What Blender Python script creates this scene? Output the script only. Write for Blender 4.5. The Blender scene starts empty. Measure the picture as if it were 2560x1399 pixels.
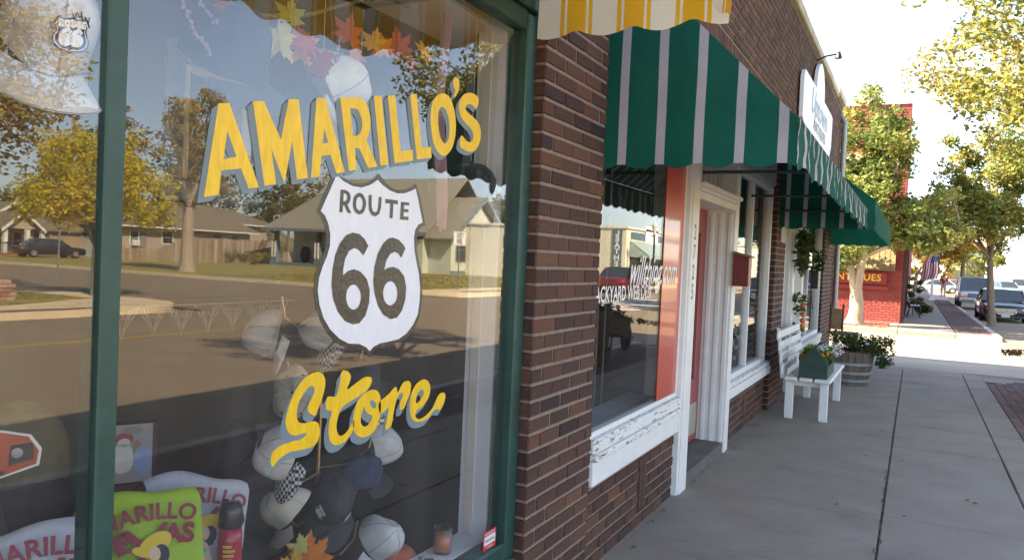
import bpy, math, random
from mathutils import Vector, Matrix
random.seed(7)
RND = random.Random(11)
scene = bpy.context.scene
COL = scene.collection
R = math.radians
sin, cos, pi = math.sin, math.cos, math.pi

# ------------------------------------------------------------------ materials
def _nt(name):
    m = bpy.data.materials.new(name); m.use_nodes = True
    nt = m.node_tree; b = nt.nodes['Principled BSDF']
    return m, nt, b

def _noise(nt, scale, detail=4, rough=.55, coord='Object', stretch=None):
    tc = nt.nodes.new('ShaderNodeTexCoord'); n = nt.nodes.new('ShaderNodeTexNoise')
    n.inputs['Scale'].default_value = scale; n.inputs['Detail'].default_value = detail; n.inputs['Roughness'].default_value = rough
    if stretch:
        mp = nt.nodes.new('ShaderNodeMapping'); mp.inputs['Scale'].default_value = stretch
        nt.links.new(tc.outputs[coord], mp.inputs[0]); nt.links.new(mp.outputs[0], n.inputs['Vector'])
    else:
        nt.links.new(tc.outputs[coord], n.inputs['Vector'])
    return n

def _ramp(nt, fac, stops):
    r = nt.nodes.new('ShaderNodeValToRGB'); nt.links.new(fac, r.inputs[0])
    e = r.color_ramp.elements
    while len(e) < len(stops): e.new(.5)
    for el, (p, c) in zip(e, stops):
        el.position = p; el.color = (c[0], c[1], c[2], 1)
    return r

def _bump(nt, b, h, strength, dist=.01):
    bp = nt.nodes.new('ShaderNodeBump'); bp.inputs['Strength'].default_value = strength; bp.inputs['Distance'].default_value = dist
    nt.links.new(h, bp.inputs['Height']); nt.links.new(bp.outputs[0], b.inputs['Normal'])

def mul(c, k): return tuple(min(1, x*k) for x in c)

def mat(name, c, rough=.6, var=.12, scale=6, bump=0, bscale=None, metal=0, spec=.5, stops=None, stretch=None, coat=0, detail=4, grain=0):
    m, nt, b = _nt(name)
    b.inputs['Roughness'].default_value = rough; b.inputs['Metallic'].default_value = metal
    b.inputs['Specular IOR Level'].default_value = spec
    if coat: b.inputs['Coat Weight'].default_value = coat; b.inputs['Coat Roughness'].default_value = .05
    n = _noise(nt, scale, detail, .6, stretch=stretch)
    r = _ramp(nt, n.outputs['Fac'], stops or [(.3, mul(c, 1-var)), (.7, mul(c, 1+var))])
    col = r.outputs[0]
    if grain:                                   # sand and aggregate
        g = _noise(nt, 170, 3, .7); gr = _ramp(nt, g.outputs['Fac'], [(.30, (1-grain,)*3), (.5, (1, 1, 1)), (.75, (1+grain*.5,)*3)])
        mx = nt.nodes.new('ShaderNodeMix'); mx.data_type = 'RGBA'; mx.blend_type = 'MULTIPLY'; mx.inputs[0].default_value = 1
        nt.links.new(col, mx.inputs[6]); nt.links.new(gr.outputs[0], mx.inputs[7]); col = mx.outputs[2]
    nt.links.new(col, b.inputs['Base Color'])
    if bump:
        n2 = _noise(nt, bscale or scale*4, 5, .65, stretch=stretch)
        _bump(nt, b, n2.outputs['Fac'], bump)
    return m

def rnd_mat(name, stops, rough=.8, nscale=60, nvar=.25, bump=.3, spec=.3, translucent=0, bscale=None):
    """colour picked per face island by the 'rnd' attribute, broken up by noise"""
    m, nt, b = _nt(name)
    a = nt.nodes.new('ShaderNodeAttribute'); a.attribute_name = 'rnd'
    r = _ramp(nt, a.outputs['Fac'], stops)
    b.inputs['Roughness'].default_value = rough; b.inputs['Specular IOR Level'].default_value = spec
    col = r.outputs[0]
    if nvar:
        n = _noise(nt, nscale, 4, .65)
        rr = _ramp(nt, n.outputs['Fac'], [(.3, (1-nvar,)*3), (.7, (1, 1, 1))])
        mx = nt.nodes.new('ShaderNodeMix'); mx.data_type = 'RGBA'; mx.blend_type = 'MULTIPLY'; mx.inputs[0].default_value = 1
        nt.links.new(col, mx.inputs[6]); nt.links.new(rr.outputs[0], mx.inputs[7]); col = mx.outputs[2]
        if bump: 
            nb = _noise(nt, bscale or nscale, 4, .65)
            _bump(nt, b, nb.outputs['Fac'], bump, .004)
    nt.links.new(col, b.inputs['Base Color'])
    if translucent:
        t = nt.nodes.new('ShaderNodeBsdfTranslucent'); nt.links.new(col, t.inputs[0])
        ms = nt.nodes.new('ShaderNodeMixShader'); ms.inputs[0].default_value = translucent
        nt.links.new(b.outputs[0], ms.inputs[1]); nt.links.new(t.outputs[0], ms.inputs[2])
        nt.links.new(ms.outputs[0], nt.nodes['Material Output'].inputs[0])
    return m

def fabric(name, c, trans=.35, var=.14, rough=.85):
    m = mat(name, c, rough, var, 3.5, .15, 300, spec=.2)
    nt = m.node_tree; b = nt.nodes['Principled BSDF']
    t = nt.nodes.new('ShaderNodeBsdfTranslucent'); t.inputs[0].default_value = (*c, 1)
    ms = nt.nodes.new('ShaderNodeMixShader'); ms.inputs[0].default_value = trans
    nt.links.new(b.outputs[0], ms.inputs[1]); nt.links.new(t.outputs[0], ms.inputs[2])
    nt.links.new(ms.outputs[0], nt.nodes['Material Output'].inputs[0])
    return m

def glass_mat(name, boost=1.0, wave=.0, tint=(1, 1, 1), dust=0):
    """plate glass: clear transmission plus the mirror image of both its faces"""
    m = bpy.data.materials.new(name); m.use_nodes = True; nt = m.node_tree
    nt.nodes.remove(nt.nodes['Principled BSDF'])
    out = nt.nodes['Material Output']
    ge = nt.nodes.new('ShaderNodeNewGeometry'); dt = nt.nodes.new('ShaderNodeVectorMath'); dt.operation = 'DOT_PRODUCT'
    nt.links.new(ge.outputs['Incoming'], dt.inputs[0]); nt.links.new(ge.outputs['Normal'], dt.inputs[1])
    def mth(op, a, b=None):
        q = nt.nodes.new('ShaderNodeMath'); q.operation = op; q.use_clamp = op == 'MULTIPLY'
        for i, t in enumerate((a, b)):
            if t is None: continue
            if isinstance(t, (int, float)): q.inputs[i].default_value = t
            else: nt.links.new(t, q.inputs[i])
        return q.outputs[0]
    cs = mth('ABSOLUTE', dt.outputs['Value'])
    p5 = mth('POWER', mth('SUBTRACT', 1.0, cs), 5.0)          # Schlick's rule, alike from both sides of the pane
    fac = mth('MULTIPLY', mth('ADD', mth('MULTIPLY', p5, .957), .043), boost)
    tr = nt.nodes.new('ShaderNodeBsdfTransparent'); tr.inputs[0].default_value = (*tint, 1)
    gl = nt.nodes.new('ShaderNodeBsdfGlossy'); gl.inputs['Roughness'].default_value = 0
    if wave:
        n = _noise(nt, 2.2, 2, .5)
        bp = nt.nodes.new('ShaderNodeBump'); bp.inputs['Strength'].default_value = wave; bp.inputs['Distance'].default_value = .002
        nt.links.new(n.outputs['Fac'], bp.inputs['Height']); nt.links.new(bp.outputs[0], gl.inputs['Normal'])
    ms = nt.nodes.new('ShaderNodeMixShader')
    nt.links.new(fac, ms.inputs[0]); nt.links.new(tr.outputs[0], ms.inputs[1]); nt.links.new(gl.outputs[0], ms.inputs[2])
    res = ms.outputs[0]
    if dust:                                    # thin film of street dust
        df = nt.nodes.new('ShaderNodeBsdfDiffuse'); df.inputs[0].default_value = (.75, .72, .66, 1)
        n = _noise(nt, 1.6, 6, .65, stretch=(2.2, 1, .7)); r = _ramp(nt, n.outputs['Fac'], [(.35, (dust*.25,)*3), (.55, (dust*.9,)*3), (.7, (dust*2.2,)*3)])
        m2 = nt.nodes.new('ShaderNodeMixShader'); nt.links.new(r.outputs[0], m2.inputs[0]); nt.links.new(res, m2.inputs[1]); nt.links.new(df.outputs[0], m2.inputs[2]); res = m2.outputs[0]
    nt.links.new(res, out.inputs[0])
    return m

# ------------------------------------------------------------------ mesh builder
class MB:
    def __init__(s): s.v = []; s.f = []; s.m = []; s.r = []; s.o = (0, 0, 0)
    def add(s, vs, fs, mi=0, r=.5):
        k = len(s.v); ox, oy, oz = s.o
        s.v += [(x+ox, y+oy, z+oz) for x, y, z in vs]
        for f in fs: s.f.append(tuple(i+k for i in f)); s.m.append(mi); s.r.append(r)
        return s
    def box(s, x0, x1, y0, y1, z0, z1, mi=0, r=.5):
        return s.add([(x0,y0,z0),(x1,y0,z0),(x1,y1,z0),(x0,y1,z0),(x0,y0,z1),(x1,y0,z1),(x1,y1,z1),(x0,y1,z1)],
              [(0,3,2,1),(4,5,6,7),(0,1,5,4),(1,2,6,5),(2,3,7,6),(3,0,4,7)], mi, r)
    def quad(s, a, b, c, d, mi=0, r=.5): return s.add([a,b,c,d], [(0,1,2,3)], mi, r)
    def bevbox(s, x0, x1, y0, y1, z0, z1, b=.01, mi=0, r=.5):
        """box with all edges chamfered"""
        X, Y, Z = (x0, x0+b, x1-b, x1), (y0, y0+b, y1-b, y1), (z0, z0+b, z1-b, z1)
        V = []; idx = {}
        def g(i, j, k):
            key = (i, j, k)
            if key not in idx: idx[key] = len(V); V.append((X[i], Y[j], Z[k]))
            return idx[key]
        F = []
        for a in (0, 3):
            p = 1 if a == 0 else 2
            F += [(g(a,1,1),g(a,2,1),g(a,2,2),g(a,1,2)), (g(1,a,1),g(2,a,1),g(2,a,2),g(1,a,2)), (g(1,1,a),g(2,1,a),g(2,2,a),g(1,2,a))]
        for a in (0, 3):
            for c in (0, 3):
                ia = 1 if a == 0 else 2; ic = 1 if c == 0 else 2
                F += [(g(a,ic,1),g(a,ic,2),g(ia,c,2),g(ia,c,1)), (g(a,1,ic),g(a,2,ic),g(ia,2,c),g(ia,1,c)), (g(1,a,ic),g(2,a,ic),g(2,ia,c),g(1,ia,c))]
                for e in (0, 3):
                    ie = 1 if e == 0 else 2
                    F.append((g(a,ic,ie), g(ia,c,ie), g(ia,ic,e)))
        return s.add(V, F, mi, r)
    def tube(s, pts, rad, n=8, mi=0, r=.5, cap=True):
        pts = [Vector(p) for p in pts]; m = len(pts)
        rs = rad if isinstance(rad, (list, tuple)) else [rad]*m
        V = []; prev = None
        for i, p in enumerate(pts):
            d = (pts[min(i+1, m-1)] - pts[max(i-1, 0)]).normalized()
            if prev is None:
                a = d.orthogonal().normalized()
            else:
                a = (prev - d*prev.dot(d))
                a = a.normalized() if a.length > 1e-6 else d.orthogonal().normalized()
            prev = a; b = d.cross(a)
            for k in range(n):
                t = 2*pi*k/n; q = p + (a*cos(t) + b*sin(t))*rs[i]; V.append(tuple(q))
        F = [(i*n+k, i*n+(k+1) % n, (i+1)*n+(k+1) % n, (i+1)*n+k) for i in range(m-1) for k in range(n)]
        if cap: F += [tuple(range(n-1, -1, -1)), tuple(range((m-1)*n, m*n))]
        return s.add(V, F, mi, r)
    def lathe(s, prof, c=(0,0,0), n=20, mi=0, r=.5, axis='z', sq=1.0):
        V = []; m = len(prof)
        for rr, z in prof:
            for k in range(n):
                t = 2*pi*k/n; x, y = rr*cos(t), rr*sin(t)*sq
                V.append({'z': (c[0]+x, c[1]+y, c[2]+z), 'y': (c[0]+x, c[1]+z, c[2]+y), 'x': (c[0]+z, c[1]+x, c[2]+y)}[axis])
        F = [(i*n+k, i*n+(k+1) % n, (i+1)*n+(k+1) % n, (i+1)*n+k) for i in range(m-1) for k in range(n)]
        if prof[0][0] > 1e-5: F.append(tuple(range(n-1, -1, -1)))
        if prof[-1][0] > 1e-5: F.append(tuple(range((m-1)*n, m*n)))
        return s.add(V, F, mi, r)
    def ball(s, c, rx, ry=None, rz=None, n=12, m=8, mi=0, r=.5):
        ry = ry or rx; rz = rz or rx
        V = [(c[0]+rx*sin(pi*i/m)*cos(2*pi*k/n), c[1]+ry*sin(pi*i/m)*sin(2*pi*k/n), c[2]+rz*cos(pi*i/m)) for i in range(m+1) for k in range(n)]
        F = [(i*n+k, (i+1)*n+k, (i+1)*n+(k+1) % n, i*n+(k+1) % n) for i in range(m) for k in range(n)]
        return s.add(V, F, mi, r)
    def prism(s, poly, a, b, plane='xz', mi=0, r=.5):
        """extrude a closed outline between a and b along the missing axis"""
        f = {'xz': lambda p, t: (p[0], t, p[1]), 'yz': lambda p, t: (t, p[0], p[1]), 'xy': lambda p, t: (p[0], p[1], t)}[plane]
        n = len(poly); V = [f(p, a) for p in poly] + [f(p, b) for p in poly]
        F = [(i, (i+1) % n, n+(i+1) % n, n+i) for i in range(n)] + [tuple(range(n-1, -1, -1)), tuple(range(n, 2*n))]
        return s.add(V, F, mi, r)
    def grid(s, P, us, vs, mf=None, r=.5):
        nu, nv = len(us), len(vs); k = len(s.v); ox, oy, oz = s.o
        for u in us:
            for v in vs:
                p = P(u, v); s.v.append((p[0]+ox, p[1]+oy, p[2]+oz))
        for i in range(nu-1):
            for j in range(nv-1):
                s.f.append((k+i*nv+j, k+(i+1)*nv+j, k+(i+1)*nv+j+1, k+i*nv+j+1))
                s.m.append(mf((us[i]+us[i+1])/2, (vs[j]+vs[j+1])/2) if mf else 0); s.r.append(r)
        return s
    def rot(s, ang, axis='Z', c=(0,0,0), start=0):
        M = Matrix.Rotation(ang, 3, axis) if isinstance(axis, str) else Matrix.Rotation(ang, 3, Vector(axis))
        c = Vector(c)
        for i in range(start, len(s.v)): s.v[i] = tuple(M @ (Vector(s.v[i])-c) + c)
        return s
    def build(s, name, mats, parent=None, smooth=False, local=False):
        me = bpy.data.meshes.new(name)
        vs = s.v
        if parent is not None and not local:
            w = tuple(parent['_w']) if '_w' in parent else (0, 0, 0)
            l = Vector(w); vs = [(x-l.x, y-l.y, z-l.z) for x, y, z in vs]
        me.from_pydata(vs, [], s.f)
        for mm in (mats if isinstance(mats, (list, tuple)) else [mats]): me.materials.append(mm)
        if any(s.m): me.polygons.foreach_set('material_index', s.m)
        at = me.attributes.new('rnd', 'FLOAT', 'FACE'); at.data.foreach_set('value', s.r)
        if smooth: me.polygons.foreach_set('use_smooth', [True]*len(me.polygons))
        me.update()
        o = bpy.data.objects.new(name, me); COL.objects.link(o)
        if parent is not None:
            o.parent = parent
            if not local: o['_w'] = w
        return o

def smooth_angle(o, ang=40):
    me = o.data
    me.polygons.foreach_set('use_smooth', [True]*len(me.polygons))
    try: me.set_sharp_from_angle(angle=R(ang))
    except Exception: pass
    return o

TMPW = []
def tag(o, label, cat, group=None):
    o['label'] = label; o['category'] = cat
    if group: o['group'] = group
    return o
def thing(name, label, cat, loc=(0,0,0), rz=0, group=None):
    """Empty at the thing's base; build() of its parts takes world coordinates"""
    o = bpy.data.objects.new(name, None); COL.objects.link(o)
    o.location = loc; o.rotation_euler = (0, 0, rz); o.empty_display_size = .1
    o['_w'] = tuple(loc); TMPW.append(o)
    return tag(o, label, cat, group)
def sub(part, parent):          # make part a child of another part that sits at its thing's origin
    part.parent = parent; return part
def struct(o): o['kind'] = 'structure'; return o
def copy_tree(o, parent=None):
    c = o.copy(); COL.objects.link(c); c.parent = parent
    for ch in list(o.children): copy_tree(ch, c)
    return c
def place(src, loc, rz=None, label=None, scale=None):
    c = copy_tree(src); c.location = loc
    if rz is not None: c.rotation_euler = (0, 0, rz)
    if scale: c.scale = (scale,)*3 if not isinstance(scale, tuple) else scale
    if label: c['label'] = label
    return c

# ------------------------------------------------------------------ flat shapes and lettering
def curve_fill(name, groups, y, material, parent, steps=None, dx=0, dz=0):
    """filled outlines (mm, x/z) on the plane y; each group is an outer line and its holes"""
    out = MB()
    for g in groups:
        cu = bpy.data.curves.new('outline', 'CURVE'); cu.dimensions = '2D'; cu.fill_mode = 'BOTH'
        for line in g:
            sp = cu.splines.new('POLY'); sp.points.add(len(line)-1); sp.use_cyclic_u = True
            for p, (x, z) in zip(sp.points, line): p.co = (x/1000, z/1000, 0, 1)
        ob = bpy.data.objects.new('outline', cu); COL.objects.link(ob)
        dg = bpy.context.evaluated_depsgraph_get(); me = bpy.data.meshes.new_from_object(ob.evaluated_get(dg))
        out.add([(v.co.x+dx, y, v.co.y+dz) for v in me.vertices], [tuple(p.vertices) for p in me.polygons])
        bpy.data.objects.remove(ob); bpy.data.meshes.remove(me); bpy.data.curves.remove(cu)
    return out if name is None else out.build(name, material, parent)

def text_mb(mb, body, size, o, u, v, bold=0, shear=0, align='CENTER', mi=0, sx=1, spacing=1, arc=0):
    """lay a line of lettering on the plane through o spanned by unit vectors u (reading direction) and v (up)"""
    cu = bpy.data.curves.new('text', 'FONT'); cu.body = body; cu.size = size; cu.offset = bold; cu.shear = shear
    cu.align_x = align; cu.align_y = 'CENTER'; cu.resolution_u = 3; cu.space_character = spacing
    ob = bpy.data.objects.new('text', cu); COL.objects.link(ob)
    dg = bpy.context.evaluated_depsgraph_get(); me = bpy.data.meshes.new_from_object(ob.evaluated_get(dg))
    o, u, v = Vector(o), Vector(u), Vector(v)
    pts = []
    for q in me.vertices:
        a, b = q.co.x*sx, q.co.y
        if arc: t = a*arc; a, b = (1/arc+b)*sin(t), (1/arc+b)*cos(t)-1/arc
        pts.append(tuple(o+u*a+v*b))
    mb.add(pts, [tuple(p.vertices) for p in me.polygons], mi)
    bpy.data.objects.remove(ob); bpy.data.meshes.remove(me); bpy.data.curves.remove(cu)
    return mb

# ------------------------------------------------------------------ foliage
def leaves(mb, clumps, n, size, rng, lo=0, hi=1, squash=.8, flat=.3):
    """n leaf-sized folded faces spread through clumps (x, y, z, radius)"""
    tot = sum(c[3]**2 for c in clumps)
    for cx, cy, cz, cr in clumps:
        k = max(3, int(n*cr*cr/tot)); base = rng.uniform(lo, hi)
        for _ in range(k):
            d = Vector((rng.gauss(0, 1), rng.gauss(0, 1), rng.gauss(0, 1))).normalized()*cr*(rng.random()**.45)
            p = Vector((cx+d.x, cy+d.y, cz+d.z*squash))
            a = Vector((rng.gauss(0, 1), rng.gauss(0, 1), rng.gauss(0, 1)*.6)).normalized()
            b = a.cross(Vector((rng.gauss(0, 1), rng.gauss(0, 1), rng.gauss(0, 1)))).normalized()
            s = size*rng.uniform(.6, 1.35)
            nn = a.cross(b)*s*.25
            q = [p-a*s, p+b*s*.55+nn*.4, p+a*s, p-b*s*.55+nn*.4]
            mb.add([tuple(x) for x in q], [(0, 1, 2, 3)], 0, min(1, max(0, base+rng.gauss(0, .16))))

def tree(name, label, loc, trunk, r0, crown, n, leaf, mats, seed, group='trees along the streets', nclump=60, clump=(.35, .7), limbs=9, lo=.2, hi=.8, lean=(0, 0), fork=None, droop=0):
    """tapered trunk with limbs; crown is a list of ellipsoids (dx, dy, z, rx, ry, rz) filled with leaf clumps"""
    rng = random.Random(seed)
    t = thing(name, label, 'tree', loc, 0, group)
    x0, y0, z0 = loc
    tb = MB(); top = Vector((x0+lean[0], y0+lean[1], z0+trunk))
    base = Vector((x0, y0, z0-.05))
    mid = base.lerp(top, .5)+Vector((rng.uniform(-.08, .08), rng.uniform(-.08, .08), 0))*r0*4
    tb.tube([base, base+Vector((0, 0, r0*.8)), base.lerp(mid, .6), mid, top], [r0*1.45, r0*1.05, r0*.92, r0*.85, r0*.72], 12)
    cl = []
    for _ in range(nclump):
        e = rng.choices(crown, [c[3]*c[4]*c[5] for c in crown])[0]
        d = Vector((rng.gauss(0, 1), rng.gauss(0, 1), rng.gauss(0, 1))).normalized()*(rng.random()**.4)
        cl.append((x0+e[0]+d.x*e[3], y0+e[1]+d.y*e[4], z0+e[2]+d.z*e[5]-droop*abs(d.x*d.y), rng.uniform(*clump)))
    starts = [top] if not fork else [top+Vector(f) for f in fork]
    if fork:
        for f in starts:
            tb.tube([top-Vector((0, 0, r0*.3)), top.lerp(f, .5)+Vector((0, 0, .1)), f], [r0*.62, r0*.5, r0*.4], 9)
    big = cl[:limbs]
    for c in big:
        s = min(starts, key=lambda q: (q-Vector(c[:3])).length)
        e = Vector(c[:3]); m = s.lerp(e, .5)+Vector((0, 0, .12*(e-s).length))
        tb.tube([s, m, e], [r0*.34, r0*.2, r0*.06], 6)
    for c in cl[limbs:limbs*4]:
        s = min(big, key=lambda q: sum((q[i]-c[i])**2 for i in range(3)))
        s = Vector(s[:3]); e = Vector(c[:3])
        tb.tube([s, s.lerp(e, .5)+Vector((0, 0, .05)), e], [r0*.09, r0*.06, r0*.03], 5)
    o = tb.build('trunk', mats[0], t); smooth_angle(o, 60)
    lb = MB(); leaves(lb, cl, n, leaf, rng, lo, hi)
    lb.build('crown', mats[1], t)
    return t
# ================================================================== materials of the place
WHITE = (.74, .74, .73)
M_brick = rnd_mat('brick_brown', [(0, (.040, .027, .028)), (.35, (.082, .043, .036)), (.7, (.122, .060, .044)), (1, (.185, .085, .05))], .85, 70, .4, .5)
M_mortar = mat('mortar', (.225, .175, .135), .95, .18, 30, .4, 120)
M_conc = mat('sidewalk_concrete', (.22, .205, .19), .9, .2, 2.2, .25, 90, stops=[(.18, (.15, .125, .104)), (.40, (.24, .205, .172)), (.62, (.275, .24, .202)), (.85, (.33, .29, .245))], detail=9, grain=.28)
M_curb = mat('curb_concrete', (.42, .38, .33), .9, .12, 3, .2, 60)
M_gap = mat('joint_dirt', (.06, .055, .05), .95, .3, 20)
M_asph = mat('asphalt', (.26, .20, .14), .9, .1, 1.2, .35, 180, detail=8, stops=[(.2, (.195, .15, .10)), (.5, (.245, .19, .128)), (.8, (.285, .22, .15))])
M_cross = mat('cross_street_concrete', (.30, .265, .215), .9, .22, .7, .3, 60, detail=9, stretch=(2.5, .5, 1))
M_paver = rnd_mat('red_paver', [(0, (.12, .075, .07)), (1, (.19, .125, .11))], .9, 40, .25, .2)
M_paint_y = mat('road_yellow', (.55, .34, .05), .8, .2, 12)
M_paint_w = mat('road_white', (.6, .58, .54), .8, .15, 12)
M_lawn = mat('dry_grass', (.2, .18, .06), .95, .3, 3, .6, 120, stops=[(.2, (.13, .13, .025)), (.5, (.30, .25, .06)), (.8, (.44, .35, .12))], detail=10)
M_earth = mat('far_ground', (.26, .22, .14), .95, .2, .2)
M_white = mat('white_paint', WHITE, .5, .05, 8, .08, 60)
M_white_old = mat('peeling_white_paint', WHITE, .6, .05, 14, .25, 70, stops=[(.37, (.15, .12, .09)), (.41, (.42, .40, .37)), (.45, (.72, .72, .71)), (1, (.78, .78, .78))], stretch=(1, 5, 5), detail=9)
M_green_frame = mat('green_frame_paint', (.016, .06, .052), .42, .25, 9, .12, 50)
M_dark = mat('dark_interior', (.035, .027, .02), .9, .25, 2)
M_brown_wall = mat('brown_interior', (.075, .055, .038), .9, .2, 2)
M_cream = mat('cream_interior', (.62, .58, .52), .8, .05, 4)
M_greyw = mat('grey_white_interior', (.66, .68, .70), .7, .04, 4)
M_glass = glass_mat('shop_glass', 1.45, .05, dust=.010)
M_glass2 = glass_mat('plate_glass', .85, .04, dust=.008)
M_coping = mat('stained_coping', (.5, .47, .38), .9, .2, 4, .3, 40)
M_red_door = mat('red_door_paint', (.30, .075, .07), .45, .1, 6, .05)
M_red_panel = mat('orange_red_panel', (.52, .05, .02), .35, .04, 5, coat=.55)
M_tan = mat('brass_plate', (.36, .34, .26), .5, .1, 6)
M_black = mat('black_paint', (.012, .012, .013), .4, .2, 20)
M_roof = mat('roof_gravel', (.25, .24, .22), .95, .2, 4)

# ================================================================== ground, road, pavements
def flat(name, x0, x1, y0, y1, z, m, thick=.05):
    return struct(MB().box(x0, x1, y0, y1, z-thick, z).build(name, m))
flat('ground', -600, 700, -900, 300, -.22, M_earth, .3)
flat('main_road', -90, 420, -14.35, -3.5, -.14, M_asph)
flat('cross_street', 16.35, 25.1, -3.5, 80, -.145, M_cross, .05)
flat('side_road', 14.8, 27.4, -120, -14.35, -.145, M_asph, .05)
struct(MB().box(-60, 11.9, -10.66, -10.54, -.138, -.136).build('road_centre_line', M_paint_y))
mbk = MB()
for i in range(6): mbk.box(27+i*1.6, 28+i*1.6, -10.2, -7.4, -.138, -.136)
struct(mbk.build('crosswalk_marking', M_paint_w))
struct(MB().box(29, 80, -9.0, -8.88, -.138, -.136).build('road_lane_line', M_paint_y))

def slabs(name, x0, x1, xs, ys, z, m, gap=.011, rng=random.Random(3)):
    """poured slabs with open joints"""
    mb = MB(); X = [x0]+xs+[x1]
    for i in range(len(X)-1):
        for j in range(len(ys)-1):
            dz = rng.uniform(-.003, .003)
            mb.bevbox(X[i]+gap/2, X[i+1]-gap/2, ys[j]+gap/2, ys[j+1]-gap/2, z-.1, z+dz, .006, 0, rng.random())
    return struct(mb.build(name, m))
struct(MB().box(-12, 14.6, -3.36, .5, -.2, -.014).build('sidewalk_bed', M_gap))
xs = [-8, -6.2, -4.4, -2.6, -.8, 1.0, 2.2, 3.2, 4.44, 5.66, 6.86, 8.02, 9.2, 10.45, 11.69, 12.9, 14.0]
slabs('sidewalk', -12, 14.6, [x for x in xs], [-2.40, -2.125, -1.265, .3], 0, M_conc)
ck = MB(); rr = random.Random(15)
def crack(pts, w=.0018):
    P_ = []
    for (xa, ya), (xb, yb) in zip(pts[:-1], pts[1:]):
        n = max(2, int(math.hypot(xb-xa, yb-ya)/.06))
        for i in range(n): P_.append((xa+(xb-xa)*i/n+rr.uniform(-.014, .014), ya+(yb-ya)*i/n+rr.uniform(-.014, .014)))
    for (xa, ya), (xb, yb) in zip(P_[:-1], P_[1:]):
        d = Vector((xb-xa, yb-ya, 0)); q = Vector((-d.y, d.x, 0)).normalized()*w*rr.uniform(.4, 1.3)
        ck.quad((xa-q.x, ya-q.y, .0045), (xb-q.x, yb-q.y, .0045), (xb+q.x, yb+q.y, .0045), (xa+q.x, ya+q.y, .0045))
crack([(5.35, -.05), (5.6, -.5), (5.5, -1.25)]); crack([(4.5, -.7), (4.9, -1.0), (5.2, -1.27)], .0013); crack([(7.3, -1.3), (7.6, -1.7), (7.5, -2.1)], .0013); crack([(9.5, -1.27), (9.9, -1.6), (10.4, -1.7)], .0013); crack([(3.3, -.6), (3.7, -1.2), (3.6, -1.9)])
x = 2.0
while x < 14:                      # broken edge of the long joint
    crack([(x, -1.265+rr.uniform(-.004, .004)), (x+.3, -1.265+rr.uniform(-.006, .006))], .004); x += .3
struct(ck.build('sidewalk_crack', mat('crack_dirt', (.09, .08, .07), .95, .2, 20)))
gs_ = MB()
for _ in range(26):
    x, y, r_ = rr.uniform(3, 13), rr.uniform(-2.2, -.2), rr.uniform(.006, .014)
    gs_.add([(x+r_*cos(a)*rr.uniform(.8, 1.1), y+r_*sin(a), .0048) for a in [i*pi/5 for i in range(10)]], [tuple(range(10))])
struct(gs_.build('gum_stain', mat('gum_stain', (.13, .115, .10), .9, .2, 20)))
lf = MB()
for _ in range(60):
    x = rr.uniform(3.6, 13.5); y = rr.choice([rr.uniform(-.05, .02)-.02, rr.uniform(-2.3, -.2), rr.uniform(-3.3, -2.4)])-.02; s_ = rr.uniform(.012, .03); a = rr.uniform(0, 6.3)
    lf.add([(x-s_*cos(a), y-s_*sin(a), .006), (x+s_*.5*sin(a), y-s_*.5*cos(a), .014), (x+s_*cos(a), y+s_*sin(a), .008), (x-s_*.5*sin(a), y+s_*.5*cos(a), .016)], [(0, 1, 2, 3)], 0, rr.random())
lf = lf.build('fallen_leaf_litter', rnd_mat('dry_leaf_litter', [(0, (.16, .10, .04)), (1, (.40, .28, .08))], .8, 0, 0, 0)); lf['kind'] = 'stuff'
rr = random.Random(5); mbp = MB()
x = -12
while x < 13.7:
    for j in range(9):
        y = -3.34+j*.104
        off = .1 if j % 2 else 0
        mbp.bevbox(x+off+.002, x+off+.198, y+.002, y+.102, -.06, -.004+rr.uniform(-.002, .002), .004, 0, rr.random())
    x += .2
struct(mbp.build('paver_strip', M_paver))
mbc = MB(); 
x = -12
while x < 13.5:
    mbc.bevbox(x+.004, x+2.096, -3.5, -3.352, -.3, -.002, .02); x += 2.1
struct(mbc.build('curb', M_curb))
# corner apron: a broad curved ramp that dips into the cross street
ap = MB()
def apP(u, v):
    y = 6-u*10.4
    edge = 16.35 - max(0, -(y+1.0))**2*.33
    x = 14.6+(max(edge, 13.6)-14.6)*v if y > -3.36 else 14.6+(-.9)*v
    return (x, y, 0-.15*v*v)
ap.grid(apP, [i/40 for i in range(41)], [i/8 for i in range(9)])
ap.grid(lambda u, v: (14.6-.6*u, -2.4-1.1*v, -.004-.145*v*v*u), [0, 1], [i/6 for i in range(7)])
struct(ap.build('corner_apron', M_conc, smooth=True))
# pavements beyond the cross street
fs = MB()
fs.bevbox(25.1, 120, -2.45, -1.0, -.3, 0, .02); fs.bevbox(25.1, 28.4, -1.0, 80, -.3, .002, .02)
struct(fs.build('far_sidewalk', M_conc))
mbp = MB(); x = 25.3
while x < 60:
    for j in range(9):
        y = -3.36+j*.1
        mbp.bevbox(x+.003+(.1 if j % 2 else 0), x+.197+(.1 if j % 2 else 0), y+.003, y+.097, -.06, .002+rr.uniform(-.002, .002), .004, 0, rr.random())
    x += .2
struct(mbp.build('far_paver_strip', M_paver))
struct(MB().bevbox(25.1, 120, -3.56, -3.37, -.3, .004, .03).box(25.1, 25.3, -3.37, -2.45, -.3, .003).box(60, 120, -3.37, -2.45, -.3, 0).build('far_curb', M_curb))
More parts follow.
